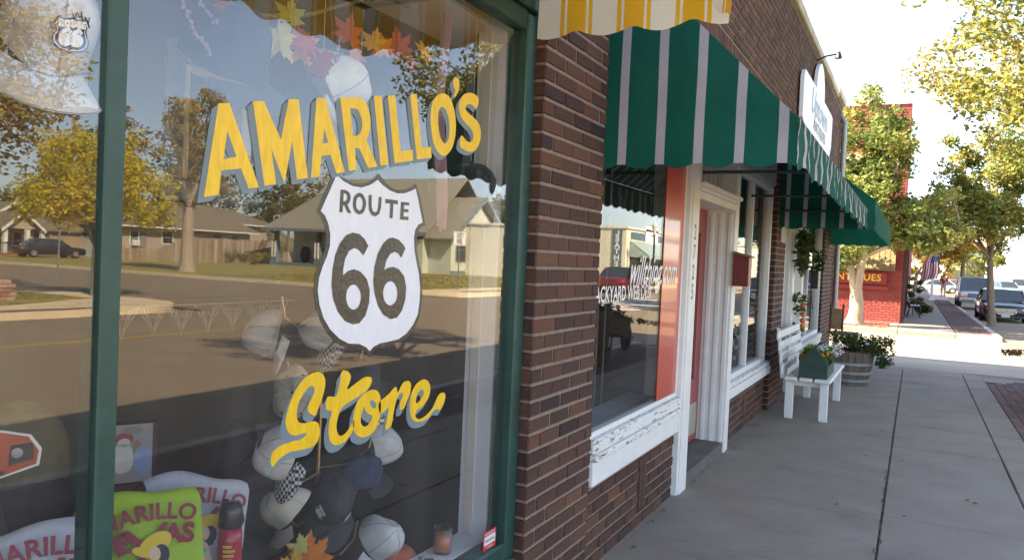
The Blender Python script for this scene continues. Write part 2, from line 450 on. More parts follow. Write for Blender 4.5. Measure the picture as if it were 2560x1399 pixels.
# across the main road
oc = MB()
oc.box(-60, 9.6, -15.9, -14.35, -.3, 0)
corner = [(9.6, -14.35)]+[(12.3+2.4*sin(t), -16.75+2.4*cos(t)) for t in [i*pi/2/10 for i in range(11)]]+[(14.7, -120), (13.4, -120), (13.4, -17.6), (11.5, -16.5), (9.6, -15.9)]
oc.prism(corner, -.3, 0, 'xy')
oc.box(27.4, 27.7, -120, -18.2, -.3, 0); oc.box(29, 150, -14.9, -14.35, -.3, 0); oc.box(29, 150, -17, -15.6, -.3, 0)
oc.prism([(29, -14.35), (29, -17), (27.7, -20), (27.4, -18.2), (27.5, -16.5), (28.1, -15.2)], -.3, 0, 'xy')
struct(oc.build('opposite_sidewalk', mat('warm_concrete', (.68, .55, .37), .9, .15, 1.5, .15, 60)))
struct(MB().box(-60, 9.5, -14.95, -14.6, 0, .006).prism([(9.5, -14.95), (12.2, -14.95), (11, -14.6), (9.5, -14.6)], 0, .006, 'xy').build('opposite_paver_strip', M_paver))
lw = MB(); lw.box(-60, 13.4, -120, -17.4, -.3, .02); lw.prism([(-60, -15.9), (-60, -17.4), (13.4, -17.4), (11.2, -16.6), (9.4, -15.9)], -.3, .02, 'xy')
lw.box(27.7, 150, -120, -17, -.3, .02); lw.box(29, 150, -15.6, -14.9, -.3, .015)
struct(lw.build('lawn', M_lawn))
rg = random.Random(21); gb = MB()
for _ in range(9000):
    if rg.random() < .5: x, y = rg.uniform(4, 13), rg.uniform(-22, -16.2)
    else: x, y = rg.uniform(28, 50), rg.uniform(-30, -17.2)
    if y > -17.4 and x > 9 and x < 13.5: continue
    h = rg.uniform(.03, .10); a = rg.uniform(0, 6.3); w = rg.uniform(.02, .06)
    gb.add([(x-w*cos(a), y-w*sin(a), .015), (x+w*cos(a), y+w*sin(a), .015), (x+rg.uniform(-.04, .04), y+rg.uniform(-.04, .04), .02+h)], [(0, 1, 2)], 0, rg.random())
g = gb.build('grass', rnd_mat('grass_blades', [(0, (.11, .13, .03)), (.5, (.24, .22, .07)), (1, (.38, .31, .13))], .9, 0, 0, 0, translucent=.3)); g['kind'] = 'stuff'

# ================================================================== the brick shop building
BR = random.Random(2)
def bricks(mb, x0, x1, z0, z1, y, odd=0, L=.2115, H=.0692, jt=.0115):
    """running bond of separate bricks whose faces stand proud of the mortar"""
    k = 0; z = z0
    while z+H*.6 < z1:
        zt = min(z+H-jt, z1); x = x0-(L/2 if (k+odd) % 2 else 0)
        while x < x1-.02:
            a, b = max(x, x0)+(jt/2 if x > x0 else 0), min(x+L-jt/2, x1)
            if b-a > .03: brick(mb, a, b, z, zt, y)
            x += L
        z += H; k += 1
def brick(mb, a, b, z, zt, y, jr=.002):
    y = y+BR.uniform(-jr, jr); c = .004; r = min(1, max(0, BR.gauss(.52, .18)))
    w = [BR.uniform(-.0015, .0015) for _ in range(4)]
    V = [(a, y+.009, z), (b, y+.009, z), (b, y+.009, zt), (a, y+.009, zt), (a+c+w[0], y, z+c), (b-c+w[1], y, z+c), (b-c+w[2], y, zt-c), (a+c+w[3], y, zt-c)]
    mb.add(V, [(4, 5, 6, 7), (0, 1, 5, 4), (1, 2, 6, 5), (2, 3, 7, 6), (3, 0, 4, 7)], 0, r)
def soldier(mb, x0, x1, z0, z1, y, W=.0692, jt=.010):
    x = x0
    while x < x1-.03:
        brick(mb, x+jt/2, min(x+W-jt/2, x1), z0+.004, z1-.006, y); x += W
def side_bricks(mb, x, y0, y1, z0, z1, odd=0, H=.0692, jt=.0105, face=-1):
    z = z0; k = 0
    while z+H*.6 < z1:
        zt = min(z+H-jt, z1); r = min(1, max(0, BR.gauss(.42, .22)))
        cuts = [y0, y1] if y1-y0 < .14 else [y0]+[y for y in ([y0+.1+.2115*i for i in range(80)] if (k+odd) % 2 else [y0+.2115*(i+1) for i in range(80)]) if y < y1-.03]+[y1]
        for p, q in zip(cuts[:-1], cuts[1:]):
            r = min(1, max(0, BR.gauss(.42, .22)))
            X = x; Xi = x-face*.012
            c = .004; p += jt/2; q -= jt/2
            V = [(Xi, p, z), (Xi, q, z), (Xi, q, zt), (Xi, p, zt), (X, p+c, z+c), (X, q-c, z+c), (X, q-c, zt-c), (X, p+c, zt-c)]
            mb.add(V, [(4, 7, 6, 5), (0, 4, 5, 1), (1, 5, 6, 2), (2, 6, 7, 3), (3, 7, 4, 0)] if face < 0 else [(4, 5, 6, 7), (0, 1, 5, 4), (1, 2, 6, 5), (2, 3, 7, 6), (3, 0, 4, 7)], 0, r)
        z += H; k += 1

EX = 16.0     # far end of the building
ZC = 4.53     # underside of the coping
shop = thing('brick_shop_building', 'long one-storey brown brick shop building with white framed shopfronts and pale coping', 'building', (3.0, 0, 0))
bm = MB()
bricks(bm, 2.945, 3.665, 0, 3.10, 0)
bricks(bm, 9.08, 9.78, 0, 3.10, 0, 1)
bricks(bm, 14.2, EX, 0, 3.10, 0)
soldier(bm, -1.5, EX, 3.115, 3.325, 0)
bricks(bm, -1.5, EX, 3.335, ZC, 0, 1)
bricks(bm, -1.5, 2.945, 2.78, 3.11, 0)
bricks(bm, -1.5, 2.93, 0, .30, .035)
bricks(bm, 3.672, 5.27, 0, .44, .014, 1)
soldier(bm, 4.52, 4.66, .09, .36, .008)
bricks(bm, 6.86, 9.07, 0, .42, .05)
soldier(bm, 7.9, 8.04, .09, .33, .044)
bricks(bm, 9.79, 10.6, 0, .45, .05); bricks(bm, 11.6, 14.19, 0, .45, .05)
side_bricks(bm, 2.945, .001, .062, 0, 2.5)
side_bricks(bm, 9.08, .001, .12, 0, 3.1, 1)
side_bricks(bm, 14.2, .001, .12, 0, 3.1)
side_bricks(bm, EX, .01, 11.9, 0, ZC, 0, face=1)
bm.build('brick_wall', M_brick, shop)
mo = MB()     # mortar backing, kept just behind the brick faces
for x0, x1, z0, z1, y in ((2.955, 3.66, 0, 3.11, .006), (9.09, 9.775, 0, 3.11, .006), (14.21, EX-.012, 0, 3.11, .006), (-1.5, EX-.012, 3.11, ZC, .006), (-1.5, 2.95, 2.76, 3.11, .0062),
                          (-1.5, 2.945, 0, .31, .043), (3.66, 5.28, 0, .445, .022), (6.86, 9.09, 0, .43, .058), (9.775, 10.6, 0, .455, .058), (11.6, 14.21, 0, .455, .058)):
    mo.box(x0, x1, y, y+.19, z0, z1)
mo.box(EX-.2, EX-.012, .2, 11.95, 0, ZC)
mo.build('mortar', M_mortar, shop)
cp = MB()
xx = -1.5; rc = random.Random(4)
while xx < 14.3:
    cp.bevbox(xx, xx+.9-.006, -.05+rc.uniform(-.006, .006), .25, ZC+rc.uniform(0, .012), ZC+.125+rc.uniform(-.012, .012), .012); xx += .9
cp.bevbox(14.75, EX+.05, -.06, .25, ZC+.09, ZC+.215, .012)
cp.bevbox(EX-.2, EX+.05, .25, 12, ZC+.04, ZC+.15, .012)
cp.build('coping', M_coping, shop)
up = MB(); bricks(up, 14.75, EX, ZC, ZC+.085, 0); up.box(14.75, EX-.012, .008, .2, ZC, ZC+.09, 1); up.build('parapet_step', [M_brick, M_mortar], shop)
# shell: roof, back, left flank, party wall, floors and ceilings
sh = MB()
sh.box(-1.7, EX-.21, .2, 12, 4.0, 4.1); sh.box(-1.7, EX-.2, 12.002, 12.2, 0, 4.4); sh.box(-1.9, -1.52, -.0, 12.2, 0, 4.5)
sh.build('roof', M_roof, shop)
pw = MB()
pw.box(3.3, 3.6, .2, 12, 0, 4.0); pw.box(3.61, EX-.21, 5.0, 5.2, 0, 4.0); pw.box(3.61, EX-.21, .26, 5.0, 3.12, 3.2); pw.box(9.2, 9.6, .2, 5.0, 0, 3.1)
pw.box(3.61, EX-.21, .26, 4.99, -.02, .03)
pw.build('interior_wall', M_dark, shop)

# ---- shopfront with the red door (number 2725)
GY = .075
def frame(parent, x0, x1, z0, z1, w, y0, y1, m=None, name='window_frame', mull=(), wb=None):
    mb = MB(); wb = wb or w; b = .006
    mb.bevbox(x0, x0+w, y0, y1, z0, z1, b); mb.bevbox(x1-w, x1, y0, y1, z0, z1, b)
    mb.bevbox(x0+w, x1-w, y0+.001, y1, z1-w, z1, b); mb.bevbox(x0+w, x1-w, y0+.001, y1, z0, z0+wb, b)
    for xm, wm in mull: mb.bevbox(xm-wm/2, xm+wm/2, y0+.012, y1, z0+wb, z1-w, .004)
    return mb.build(name, m or M_white, parent)
def pane(parent, x0, x1, z0, z1, y, m=None):
    return MB().box(x0, x1, y, y+.006, z0, z1).build('pane', m or M_glass2, parent)

G1 = .018
w1 = frame(shop, 3.61, 5.268, .672, 2.95, .03, .008, .06, name='window'); pane(w1, 3.64, 5.238, .702, 2.92, G1)
MB().box(4.80, 5.236, G1-.006, G1-.002, .704, 2.9).build('painted_panel', M_red_panel, w1)
sl = MB(); sl.bevbox(3.668, 5.262, -.022, .06, .60, .671, .01); sl.bevbox(3.668, 5.262, -.036, .05, .566, .60, .008)
sl.build('sill', M_white_old, shop)
MB().bevbox(3.668, 5.262, -.016, .05, .44, .564, .004).build('sill_board', M_white, shop)
po = MB(); po.bevbox(5.270, 5.305, -.020, .10, 0, 3.08, .004); po.bevbox(5.306, 5.475, -.032, .25, 0, 3.08, .006)
po.build('door_post', M_white, shop)
num = MB()
for i, ch in enumerate('2725'): text_mb(num, ch, .145, (5.375, -.0335, 1.775-.135*i), (1, 0, 0), (0, 0, 1), .002, sx=.75)
num.build('house_number', M_black, shop)
# inside of this shop: pale ledge, slim hanging slats, grey carpet
ins = MB(); ins.box(3.66, 5.26, .112, .34, .60, .66); ins.build('display_ledge', mat('ledge', (.30, .33, .36), .7), shop)
bl = MB()
for i in range(9): bl.box(3.80+i*.135, 3.812+i*.135, .40, .408, .5, 2.9)
bl.build('hanging_slats', mat('slat', (.16, .16, .16), .7), shop)
# lettering painted on the inside of this pane
wl = MB()
text_mb(wl, 'willthing.com', .24, (4.62, G1-.008, 1.505), (1, 0, 0), (0, 0, 1), .0015, .55, sx=.74)
text_mb(wl, 'BACKYARD WEB DESI', .115, (4.10, G1-.003, 1.385), (1, 0, 0), (0, 0, 1), .001, sx=.86)
wl.build('window_lettering', mat('white_lettering', (.8, .8, .8), .5), w1)

# door bay
dr = MB(); DY = .21
dr.bevbox(5.48, 5.72, DY, DY+.045, .1, 2.02, .004); dr.bevbox(6.56, 6.73, DY, DY+.045, .1, 2.02, .004)
dr.bevbox(5.72, 6.56, DY+.001, DY+.045, 1.82, 2.02, .004); dr.bevbox(5.72, 6.56, DY+.001, DY+.045, .1, .62, .004)
door = dr.build('door', M_red_door, shop)
MB().box(5.72, 6.56, DY+.02, DY+.026, .62, 1.82).build('pane', M_glass2, door)
MB().bevbox(5.66, 6.66, DY-.006, DY-.001, .16, .42, .002).build('kick_plate', M_tan, door)
MB().tube([(5.64, DY-.002, 1.0), (5.64, DY-.05, 1.0)], .013).ball((5.64, DY-.06, 1.0), .03).build('handle', mat('brass', (.5, .36, .12), .3, metal=1), door)
MB().box(5.477, 6.73, -.01, DY+.05, .0, .09).build('threshold', mat('worn_threshold', (.12, .11, .10), .8, .2), shop)
cs = MB()   # right-hand casing: a fluted jamb that turns the corner
cs.bevbox(6.735, 6.87, -.025, .26, 0, 3.08, .006)
for k in range(3): cs.bevbox(6.722, 6.737, .0+k*.075, .035+k*.075, .02, 2.0, .004)
cs.build('door_casing', M_white, shop)
hd = MB(); hd.bevbox(5.477, 6.733, -.02, .25, 2.022, 2.075, .006); hd.bevbox(5.477, 6.76, -.045, .02, 2.075, 2.10, .006); hd.bevbox(5.477, 6.77, -.07, .02, 2.10, 2.135, .008)
hd.build('door_head', M_white, shop)
tr = MB(); tr.bevbox(5.78, 6.733, .10, .14, 2.136, 3.08, .004)
for k in range(5): tr.bevbox(5.9+k*.16, 5.91+k*.16, .092, .101, 2.14, 3.07, .002)
tr.build('transom_board', mat('grey_board', (.42, .42, .42), .7, .06), shop)
MB().box(5.477, 5.78, .11, .116, 2.136, 3.08).build('transom_glass', M_glass2, shop)

# window right of the door
w2 = frame(shop, 6.872, 9.05, .545, 2.45, .05, .05, .12, name='window', mull=((8.0, .035),)); pane(w2, 6.922, 9.0, .595, 2.40, GY+.02)
MB().bevbox(6.872, 9.06, .03, .12, 2.452, 3.08, .006).build('head_board', mat('shaded_board', (.5, .5, .5), .7, .08), shop)
s2 = MB(); s2.bevbox(6.84, 9.07, .0, .09, .50, .545, .008); s2.build('sill', M_white_old, shop)
MB().bevbox(6.84, 9.075, -.012, .06, .415, .498, .006).build('sill_board', M_white, shop)
MB().tube([(7.25+.55*sin(t), .35, .62+.45*cos(t)-.45) for t in [i*pi/2/12 for i in range(13)]], .012, 6).build('display_hoop', mat('pale_hoop', (.6, .62, .62), .5), shop)
# third shopfront, with a white door between two windows
w3 = frame(shop, 9.79, 10.56, .53, 2.9, .05, .04, .12, name='window', mull=((10.2, .03),)); pane(w3, 9.84, 10.51, .58, 2.85, GY+.02)
MB().bevbox(9.79, 10.56, .0, .12, .455, .528, .008).build('sill', M_white, shop)
d3 = MB(); d3.bevbox(10.565, 10.72, .0, .16, 0, 3.08, .01); d3.bevbox(11.5, 11.65, .0, .16, 0, 3.08, .01); d3.bevbox(10.72, 11.5, .1, .16, 2.1, 3.08, .006)
d3.build('door_casing', M_white, shop)
dd = MB(); dd.bevbox(10.72, 10.86, .1, .145, .05, 2.1, .004); dd.bevbox(11.36, 11.5, .1, .145, .05, 2.1, .004); dd.bevbox(10.86, 11.36, .101, .145, .05, .8, .004); dd.bevbox(10.86, 11.36, .101, .145, 1.95, 2.1, .004)
dd = dd.build('door', M_white, shop); pane(dd, 10.86, 11.36, .8, 1.95, .12)
w4 = frame(shop, 11.66, 14.19, .53, 2.9, .06, .04, .12, name='window', mull=((12.6, .04),)); pane(w4, 11.72, 14.13, .59, 2.84, GY+.02)
s4 = MB(); s4.bevbox(11.66, 14.195, -.03, .12, .455, .528, .01); s4.bevbox(11.66, 14.195, -.015, .06, .33, .453, .006)
s4.build('sill', M_white_old, shop)
MB().bevbox(9.3, 9.62, -.018, -.003, 1.86, 2.05, .003).build('wall_plaque', mat('grey_plaque', (.35, .34, .33), .6, .3, 40), shop)

# ---- gift shop window: dark green frame, two panes with painted lettering
fg = MB()
fg.bevbox(2.862, 2.943, .045, .13, .33, 2.53, .006); fg.bevbox(1.046, 1.092, .066, .13, .397, 2.459, .004)
fg.bevbox(-1.5, 2.943, .05, .14, .315, .396, .008); fg.bevbox(-1.5, 2.861, .05, .14, 2.46, 2.54, .006)
fg.bevbox(-1.5, 2.943, .03, .19, 2.541, 2.758, .006)
wing = fg.build('window_frame', M_green_frame, shop)
MB().box(-1.5, 1.045, .080, .0815, .397, 2.459).build('pane', M_glass, wing)
pn = MB().box(1.093, 2.861, .080, .0815, .397, 2.459).build('pane', M_glass, wing)
NAME = [[[(1337,1880),(1369,1887),(1473,1700),(1439,1693),(1413,1739),(1352,1727),(1347,1670),(1304,1661)],[(1366,1820),(1397,1765),(1357,1754)]],[[(1443,1905),(1479,1912),(1543,1827),(1565,1933),(1601,1941),(1648,1742),(1607,1733),(1583,1829),(1561,1719),(1510,1800),(1531,1714),(1491,1705)]],[[(1670,1957),(1706,1965),(1800,1774),(1764,1767),(1735,1815),(1699,1807),(1694,1751),(1660,1743)],[(1705,1882),(1724,1847),(1702,1841)]],[[(1767,1978),(1838,1993),(1856,1995),(1873,1992),(1888,1982),(1899,1965),(1906,1949),(1909,1928),(1907,1910),(1901,1892),(1892,1879),(1951,1809),(1907,1799),(1861,1850),(1840,1849),(1852,1787),(1818,1780)],[(1812,1957),(1832,1960),(1847,1959),(1858,1949),(1867,1935),(1870,1918),(1866,1901),(1858,1890),(1847,1885),(1831,1881)]],[[(1920,2013),(1957,2021),(2004,1821),(1966,1813)]],[[(1989,2028),(2026,2036),(2067,1871),(2132,1885),(2138,1850),(2037,1830)]],[[(2106,2054),(2143,2063),(2184,1898),(2239,1910),(2246,1874),(2159,1857)]],[[(2297,2097),(2311,2098),(2326,2098),(2340,2094),(2352,2087),(2362,2076),(2371,2064),(2379,2051),(2385,2037),(2389,2021),(2392,2005),(2392,1987),(2391,1971),(2387,1955),(2381,1939),(2374,1926),(2365,1915),(2355,1906),(2344,1899),(2334,1893),(2324,1890),(2313,1889),(2301,1891),(2289,1895),(2278,1900),(2269,1906),(2261,1914),(2253,1925),(2246,1938),(2240,1954),(2235,1970),(2231,1986),(2229,2002),(2229,2018),(2230,2033),(2234,2047),(2239,2060),(2246,2069),(2254,2076),(2263,2083),(2273,2089),(2285,2094)],[(2296,2052),(2304,2052),(2312,2051),(2320,2047),(2328,2040),(2335,2031),(2341,2021),(2345,2011),(2348,2000),(2350,1989),(2350,1978),(2350,1966),(2348,1956),(2344,1947),(2339,1940),(2333,1935),(2327,1932),(2321,1932),(2314,1934),(2307,1938),(2299,1944),(2293,1951),(2287,1960),(2283,1971),(2279,1982),(2276,1994),(2274,2006),(2274,2018),(2275,2027),(2278,2035),(2282,2042),(2286,2047),(2291,2051)]],[[(2379,2168),(2385,2169),(2392,2168),(2397,2166),(2400,2161),(2403,2154),(2403,2147),(2403,2139),(2401,2130),(2397,2122),(2391,2114),(2384,2106),(2378,2101),(2373,2099),(2369,2100),(2368,2103),(2370,2109),(2375,2116),(2377,2122),(2376,2126),(2372,2128),(2369,2131),(2365,2135),(2361,2139),(2359,2144),(2359,2149),(2360,2155),(2363,2160),(2367,2164),(2373,2166)]],[[(2541,2128),(2531,2134),(2516,2137),(2500,2138),(2486,2137),(2471,2134),(2457,2130),(2445,2125),(2434,2120),(2425,2113),(2418,2105),(2412,2097),(2408,2088),(2406,2080),(2406,2071),(2408,2063),(2412,2055),(2417,2047),(2424,2040),(2434,2034),(2445,2029),(2458,2024),(2472,2019),(2486,2015),(2498,2009),(2506,2003),(2512,1997),(2515,1990),(2516,1984),(2514,1977),(2510,1972),(2505,1967),(2497,1963),(2489,1961),(2481,1961),(2472,1962),(2463,1965),(2452,1970),(2441,1976),(2432,1977),(2426,1968),(2422,1953),(2422,1941),(2430,1935),(2443,1931),(2457,1929),(2471,1927),(2486,1927),(2501,1929),(2515,1932),(2528,1936),(2540,1943),(2550,1952),(2558,1962),(2564,1973),(2568,1984),(2570,1996),(2570,2007),(2567,2018),(2562,2028),(2554,2036),(2543,2043),(2530,2048),(2517,2052),(2503,2056),(2488,2059),(2476,2062),(2467,2065),(2459,2068),(2454,2071),(2452,2075),(2452,2080),(2454,2084),(2459,2088),(2466,2092),(2473,2094),(2481,2096),(2490,2096),(2500,2095),(2511,2092),(2522,2088),(2531,2089),(2538,2100),(2543,2116)]]]
SCRIPT = [[[(1715,1216),(1723,1215),(1730,1212),(1736,1208),(1742,1203),(1747,1197),(1750,1191),(1751,1183),(1751,1175),(1749,1166),(1746,1156),(1742,1146),(1737,1136),(1733,1126),(1728,1117),(1723,1109),(1720,1103),(1718,1098),(1714,1095),(1707,1096),(1699,1100),(1693,1104),(1687,1108),(1683,1112),(1680,1116),(1681,1121),(1683,1127),(1686,1132),(1690,1139),(1696,1145),(1700,1151),(1704,1157),(1706,1163),(1707,1168),(1706,1172),(1704,1175),(1701,1177),(1697,1179),(1692,1180),(1686,1179),(1680,1176),(1673,1171),(1667,1166),(1660,1160),(1654,1152),(1648,1145),(1644,1137),(1641,1129),(1640,1122),(1639,1115),(1639,1108),(1640,1102),(1642,1096),(1646,1090),(1651,1086),(1658,1084),(1666,1082),(1674,1081),(1683,1081),(1692,1082),(1702,1081),(1710,1080),(1719,1077),(1725,1073),(1730,1068),(1732,1061),(1734,1055),(1735,1048),(1735,1041),(1733,1034),(1731,1027),(1727,1021),(1722,1017),(1715,1013),(1707,1010),(1698,1009),(1688,1009),(1677,1009),(1665,1010),(1653,1011),(1639,1012),(1626,1013),(1614,1012),(1603,1010),(1593,1007),(1585,1004),(1577,1001),(1571,997),(1565,993),(1560,989),(1556,987),(1553,988),(1551,992),(1549,997),(1548,1002),(1548,1009),(1549,1015),(1551,1020),(1555,1025),(1560,1029),(1568,1032),(1577,1035),(1587,1037),(1599,1038),(1612,1039),(1625,1040),(1637,1040),(1649,1039),(1659,1040),(1668,1042),(1675,1046),(1679,1049),(1680,1051),(1677,1053),(1673,1054),(1666,1054),(1657,1053),(1648,1053),(1640,1053),(1631,1055),(1624,1057),(1617,1060),(1611,1065),(1607,1070),(1602,1078),(1599,1086),(1597,1095),(1597,1104),(1599,1112),(1602,1121),(1605,1130),(1609,1140),(1614,1149),(1620,1159),(1625,1169),(1632,1177),(1639,1185),(1647,1192),(1655,1198),(1664,1204),(1674,1208),(1684,1212),(1695,1215),(1705,1216)]],[[(1823,1208),(1831,1208),(1843,1205),(1852,1201),(1858,1196),(1862,1190),(1864,1185),(1863,1179),(1860,1173),(1857,1167),(1852,1160),(1848,1153),(1848,1150),(1856,1151),(1869,1157),(1883,1162),(1897,1167),(1911,1172),(1924,1176),(1937,1177),(1949,1176),(1958,1174),(1964,1170),(1966,1165),(1966,1159),(1963,1153),(1957,1145),(1948,1139),(1937,1133),(1924,1129),(1909,1125),(1894,1120),(1878,1116),(1863,1112),(1850,1109),(1839,1105),(1830,1101),(1824,1096),(1820,1091),(1816,1084),(1813,1077),(1810,1068),(1808,1060),(1807,1053),(1807,1045),(1809,1038),(1812,1031),(1817,1024),(1823,1019),(1830,1018),(1838,1019),(1846,1021),(1853,1025),(1860,1030),(1867,1036),(1873,1043),(1879,1050),(1883,1054),(1886,1049),(1888,1041),(1887,1032),(1883,1024),(1875,1015),(1867,1008),(1857,1002),(1847,998),(1836,995),(1824,994),(1813,994),(1802,996),(1793,1000),(1786,1006),(1780,1013),(1776,1021),(1774,1031),(1772,1041),(1772,1051),(1773,1060),(1774,1069),(1778,1079),(1782,1089),(1783,1096),(1778,1099),(1771,1100),(1764,1102),(1760,1105),(1757,1110),(1756,1115),(1756,1124),(1758,1133),(1761,1140),(1767,1141),(1775,1140),(1783,1138),(1789,1137),(1795,1137),(1800,1138),(1804,1143),(1807,1150),(1809,1158),(1812,1167),(1814,1176),(1816,1185),(1817,1194),(1819,1202)]],[[(1983,1132),(1992,1129),(2000,1124),(2006,1118),(2011,1110),(2014,1102),(2016,1093),(2017,1084),(2018,1075),(2018,1065),(2017,1055),(2015,1045),(2012,1034),(2007,1024),(2000,1015),(1991,1007),(1982,1001),(1972,997),(1961,995),(1948,994),(1936,994),(1924,997),(1913,1001),(1903,1006),(1894,1013),(1889,1022),(1885,1031),(1882,1041),(1881,1050),(1882,1060),(1883,1070),(1885,1080),(1889,1090),(1893,1099),(1899,1107),(1907,1114),(1916,1120),(1926,1125),(1937,1129),(1949,1132),(1960,1134),(1972,1134)],[(1933,1088),(1930,1085),(1927,1078),(1924,1072),(1921,1066),(1920,1059),(1919,1053),(1919,1047),(1920,1041),(1923,1036),(1928,1031),(1934,1028),(1940,1026),(1947,1026),(1955,1028),(1961,1032),(1968,1038),(1974,1045),(1976,1052),(1971,1056),(1961,1060),(1953,1063),(1947,1068),(1942,1073),(1938,1077),(1936,1082),(1935,1087)],[(1961,1100),(1965,1101),(1970,1102),(1976,1100),(1981,1097),(1987,1093),(1991,1088),(1993,1084),(1993,1080),(1992,1077),(1988,1075),(1982,1075),(1977,1076),(1973,1078),(1969,1081),(1966,1085),(1963,1090),(1961,1096)]],[[(2007,1088),(2019,1096),(2038,1102),(2055,1109),(2069,1117),(2083,1125),(2093,1128),(2099,1123),(2102,1112),(2106,1107),(2113,1113),(2121,1125),(2129,1133),(2139,1138),(2150,1139),(2160,1139),(2168,1136),(2174,1132),(2179,1125),(2180,1117),(2179,1107),(2176,1097),(2171,1087),(2164,1078),(2158,1069),(2154,1062),(2150,1056),(2145,1051),(2137,1049),(2128,1048),(2121,1050),(2118,1056),(2119,1064),(2120,1072),(2125,1080),(2132,1089),(2135,1096),(2135,1101),(2131,1104),(2126,1105),(2119,1102),(2110,1096),(2103,1088),(2098,1079),(2094,1069),(2091,1058),(2088,1048),(2085,1037),(2083,1027),(2081,1018),(2080,1010),(2076,1004),(2066,1000),(2055,997),(2047,998),(2045,1005),(2048,1015),(2051,1026),(2054,1040),(2058,1055),(2058,1064),(2053,1065),(2045,1060),(2037,1057),(2029,1055),(2020,1054),(2013,1057),(2008,1066),(2005,1077)]],[[(2246,1133),(2258,1132),(2270,1129),(2280,1124),(2288,1117),(2294,1109),(2298,1099),(2298,1089),(2296,1077),(2290,1066),(2280,1057),(2266,1049),(2253,1042),(2240,1038),(2227,1035),(2218,1031),(2214,1025),(2213,1018),(2215,1011),(2220,1007),(2228,1003),(2238,1001),(2250,1001),(2265,1004),(2280,1008),(2294,1014),(2309,1022),(2322,1030),(2332,1041),(2339,1054),(2348,1063),(2358,1069),(2369,1072),(2378,1072),(2387,1070),(2395,1066),(2399,1060),(2399,1053),(2396,1043),(2392,1034),(2386,1026),(2379,1018),(2370,1013),(2359,1014),(2346,1018),(2333,1018),(2319,1012),(2305,1002),(2290,994),(2273,991),(2255,990),(2238,991),(2223,994),(2209,999),(2197,1006),(2188,1015),(2182,1026),(2178,1038),(2177,1052),(2177,1067),(2180,1081),(2185,1095),(2193,1107),(2203,1118),(2216,1125),(2231,1130)],[(2252,1098),(2256,1094),(2257,1088),(2256,1081),(2249,1074),(2240,1066),(2231,1061),(2224,1058),(2217,1057),(2213,1059),(2212,1065),(2214,1074),(2217,1083),(2221,1089),(2227,1094),(2233,1097),(2240,1099),(2247,1100)]]]
SHIELD = [[(1767,1764),(1797,1749),(1839,1739),(1882,1739),(1919,1750),(1944,1762),(1956,1770),(1984,1756),(2019,1744),(2061,1738),(2103,1743),(2136,1753),(2162,1763),(2177,1733),(2193,1696),(2211,1656),(2185,1648),(2168,1629),(2163,1604),(2169,1565),(2183,1527),(2202,1484),(2212,1440),(2212,1397),(2204,1353),(2179,1320),(2143,1294),(2100,1279),(2051,1275),(2003,1273),(1970,1265),(1951,1253),(1934,1266),(1899,1279),(1849,1284),(1807,1301),(1765,1330),(1735,1363),(1716,1400),(1706,1440),(1710,1476),(1722,1505),(1739,1535),(1750,1564),(1749,1597),(1739,1626),(1724,1647),(1706,1658),(1727,1694),(1747,1729)]]
BORDER = [[(1759,1772),(1779,1765),(1800,1758),(1839,1748),(1881,1749),(1918,1759),(1942,1774),(1962,1789),(1979,1778),(2003,1764),(2039,1752),(2074,1750),(2117,1757),(2164,1779),(2177,1763),(2200,1718),(2230,1650),(2202,1640),(2184,1622),(2180,1596),(2186,1561),(2201,1523),(2220,1479),(2228,1436),(2228,1392),(2219,1348),(2195,1312),(2159,1284),(2112,1268),(2059,1264),(2010,1263),(1981,1256),(1954,1236),(1929,1254),(1896,1265),(1844,1270),(1796,1288),(1752,1319),(1722,1356),(1702,1397),(1691,1440),(1695,1480),(1706,1511),(1724,1540),(1735,1567),(1735,1595),(1727,1618),(1712,1641),(1692,1655),(1713,1697),(1733,1731)]]
WORD = [[[(1786,1724),(1805,1725),(1818,1722),(1828,1716),(1832,1705),(1827,1692),(1818,1684),(1837,1661),(1821,1661),(1805,1680),(1798,1681),(1798,1661),(1784,1660)],[(1799,1715),(1808,1715),(1816,1709),(1815,1700),(1808,1693),(1799,1692)]],[[(1904,1694),(1903,1686),(1900,1678),(1896,1671),(1890,1665),(1882,1662),(1875,1660),(1867,1661),(1859,1663),(1852,1668),(1847,1674),(1844,1681),(1842,1689),(1843,1697),(1845,1705),(1850,1712),(1856,1717),(1863,1721),(1871,1723),(1879,1722),(1886,1720),(1893,1715),(1898,1709),(1902,1702)],[(1889,1693),(1888,1687),(1887,1682),(1885,1678),(1882,1675),(1878,1672),(1874,1671),(1870,1672),(1866,1674),(1862,1676),(1859,1680),(1858,1685),(1857,1690),(1857,1695),(1858,1700),(1860,1704),(1864,1708),(1867,1710),(1871,1711),(1875,1711),(1879,1709),(1883,1706),(1886,1702),(1888,1698)]],[[(1915,1720),(1929,1722),(1931,1688),(1937,1675),(1950,1671),(1961,1677),(1964,1691),(1965,1719),(1979,1720),(1978,1688),(1970,1668),(1951,1659),(1931,1663),(1920,1676),(1916,1691)]],[[(1999,1716),(2064,1717),(2064,1704),(2041,1704),(2040,1659),(2024,1659),(2025,1704),(1999,1703)]],[[(2082,1714),(2127,1715),(2127,1706),(2099,1705),(2098,1693),(2125,1693),(2124,1684),(2098,1683),(2098,1669),(2126,1670),(2126,1659),(2080,1658)]]]
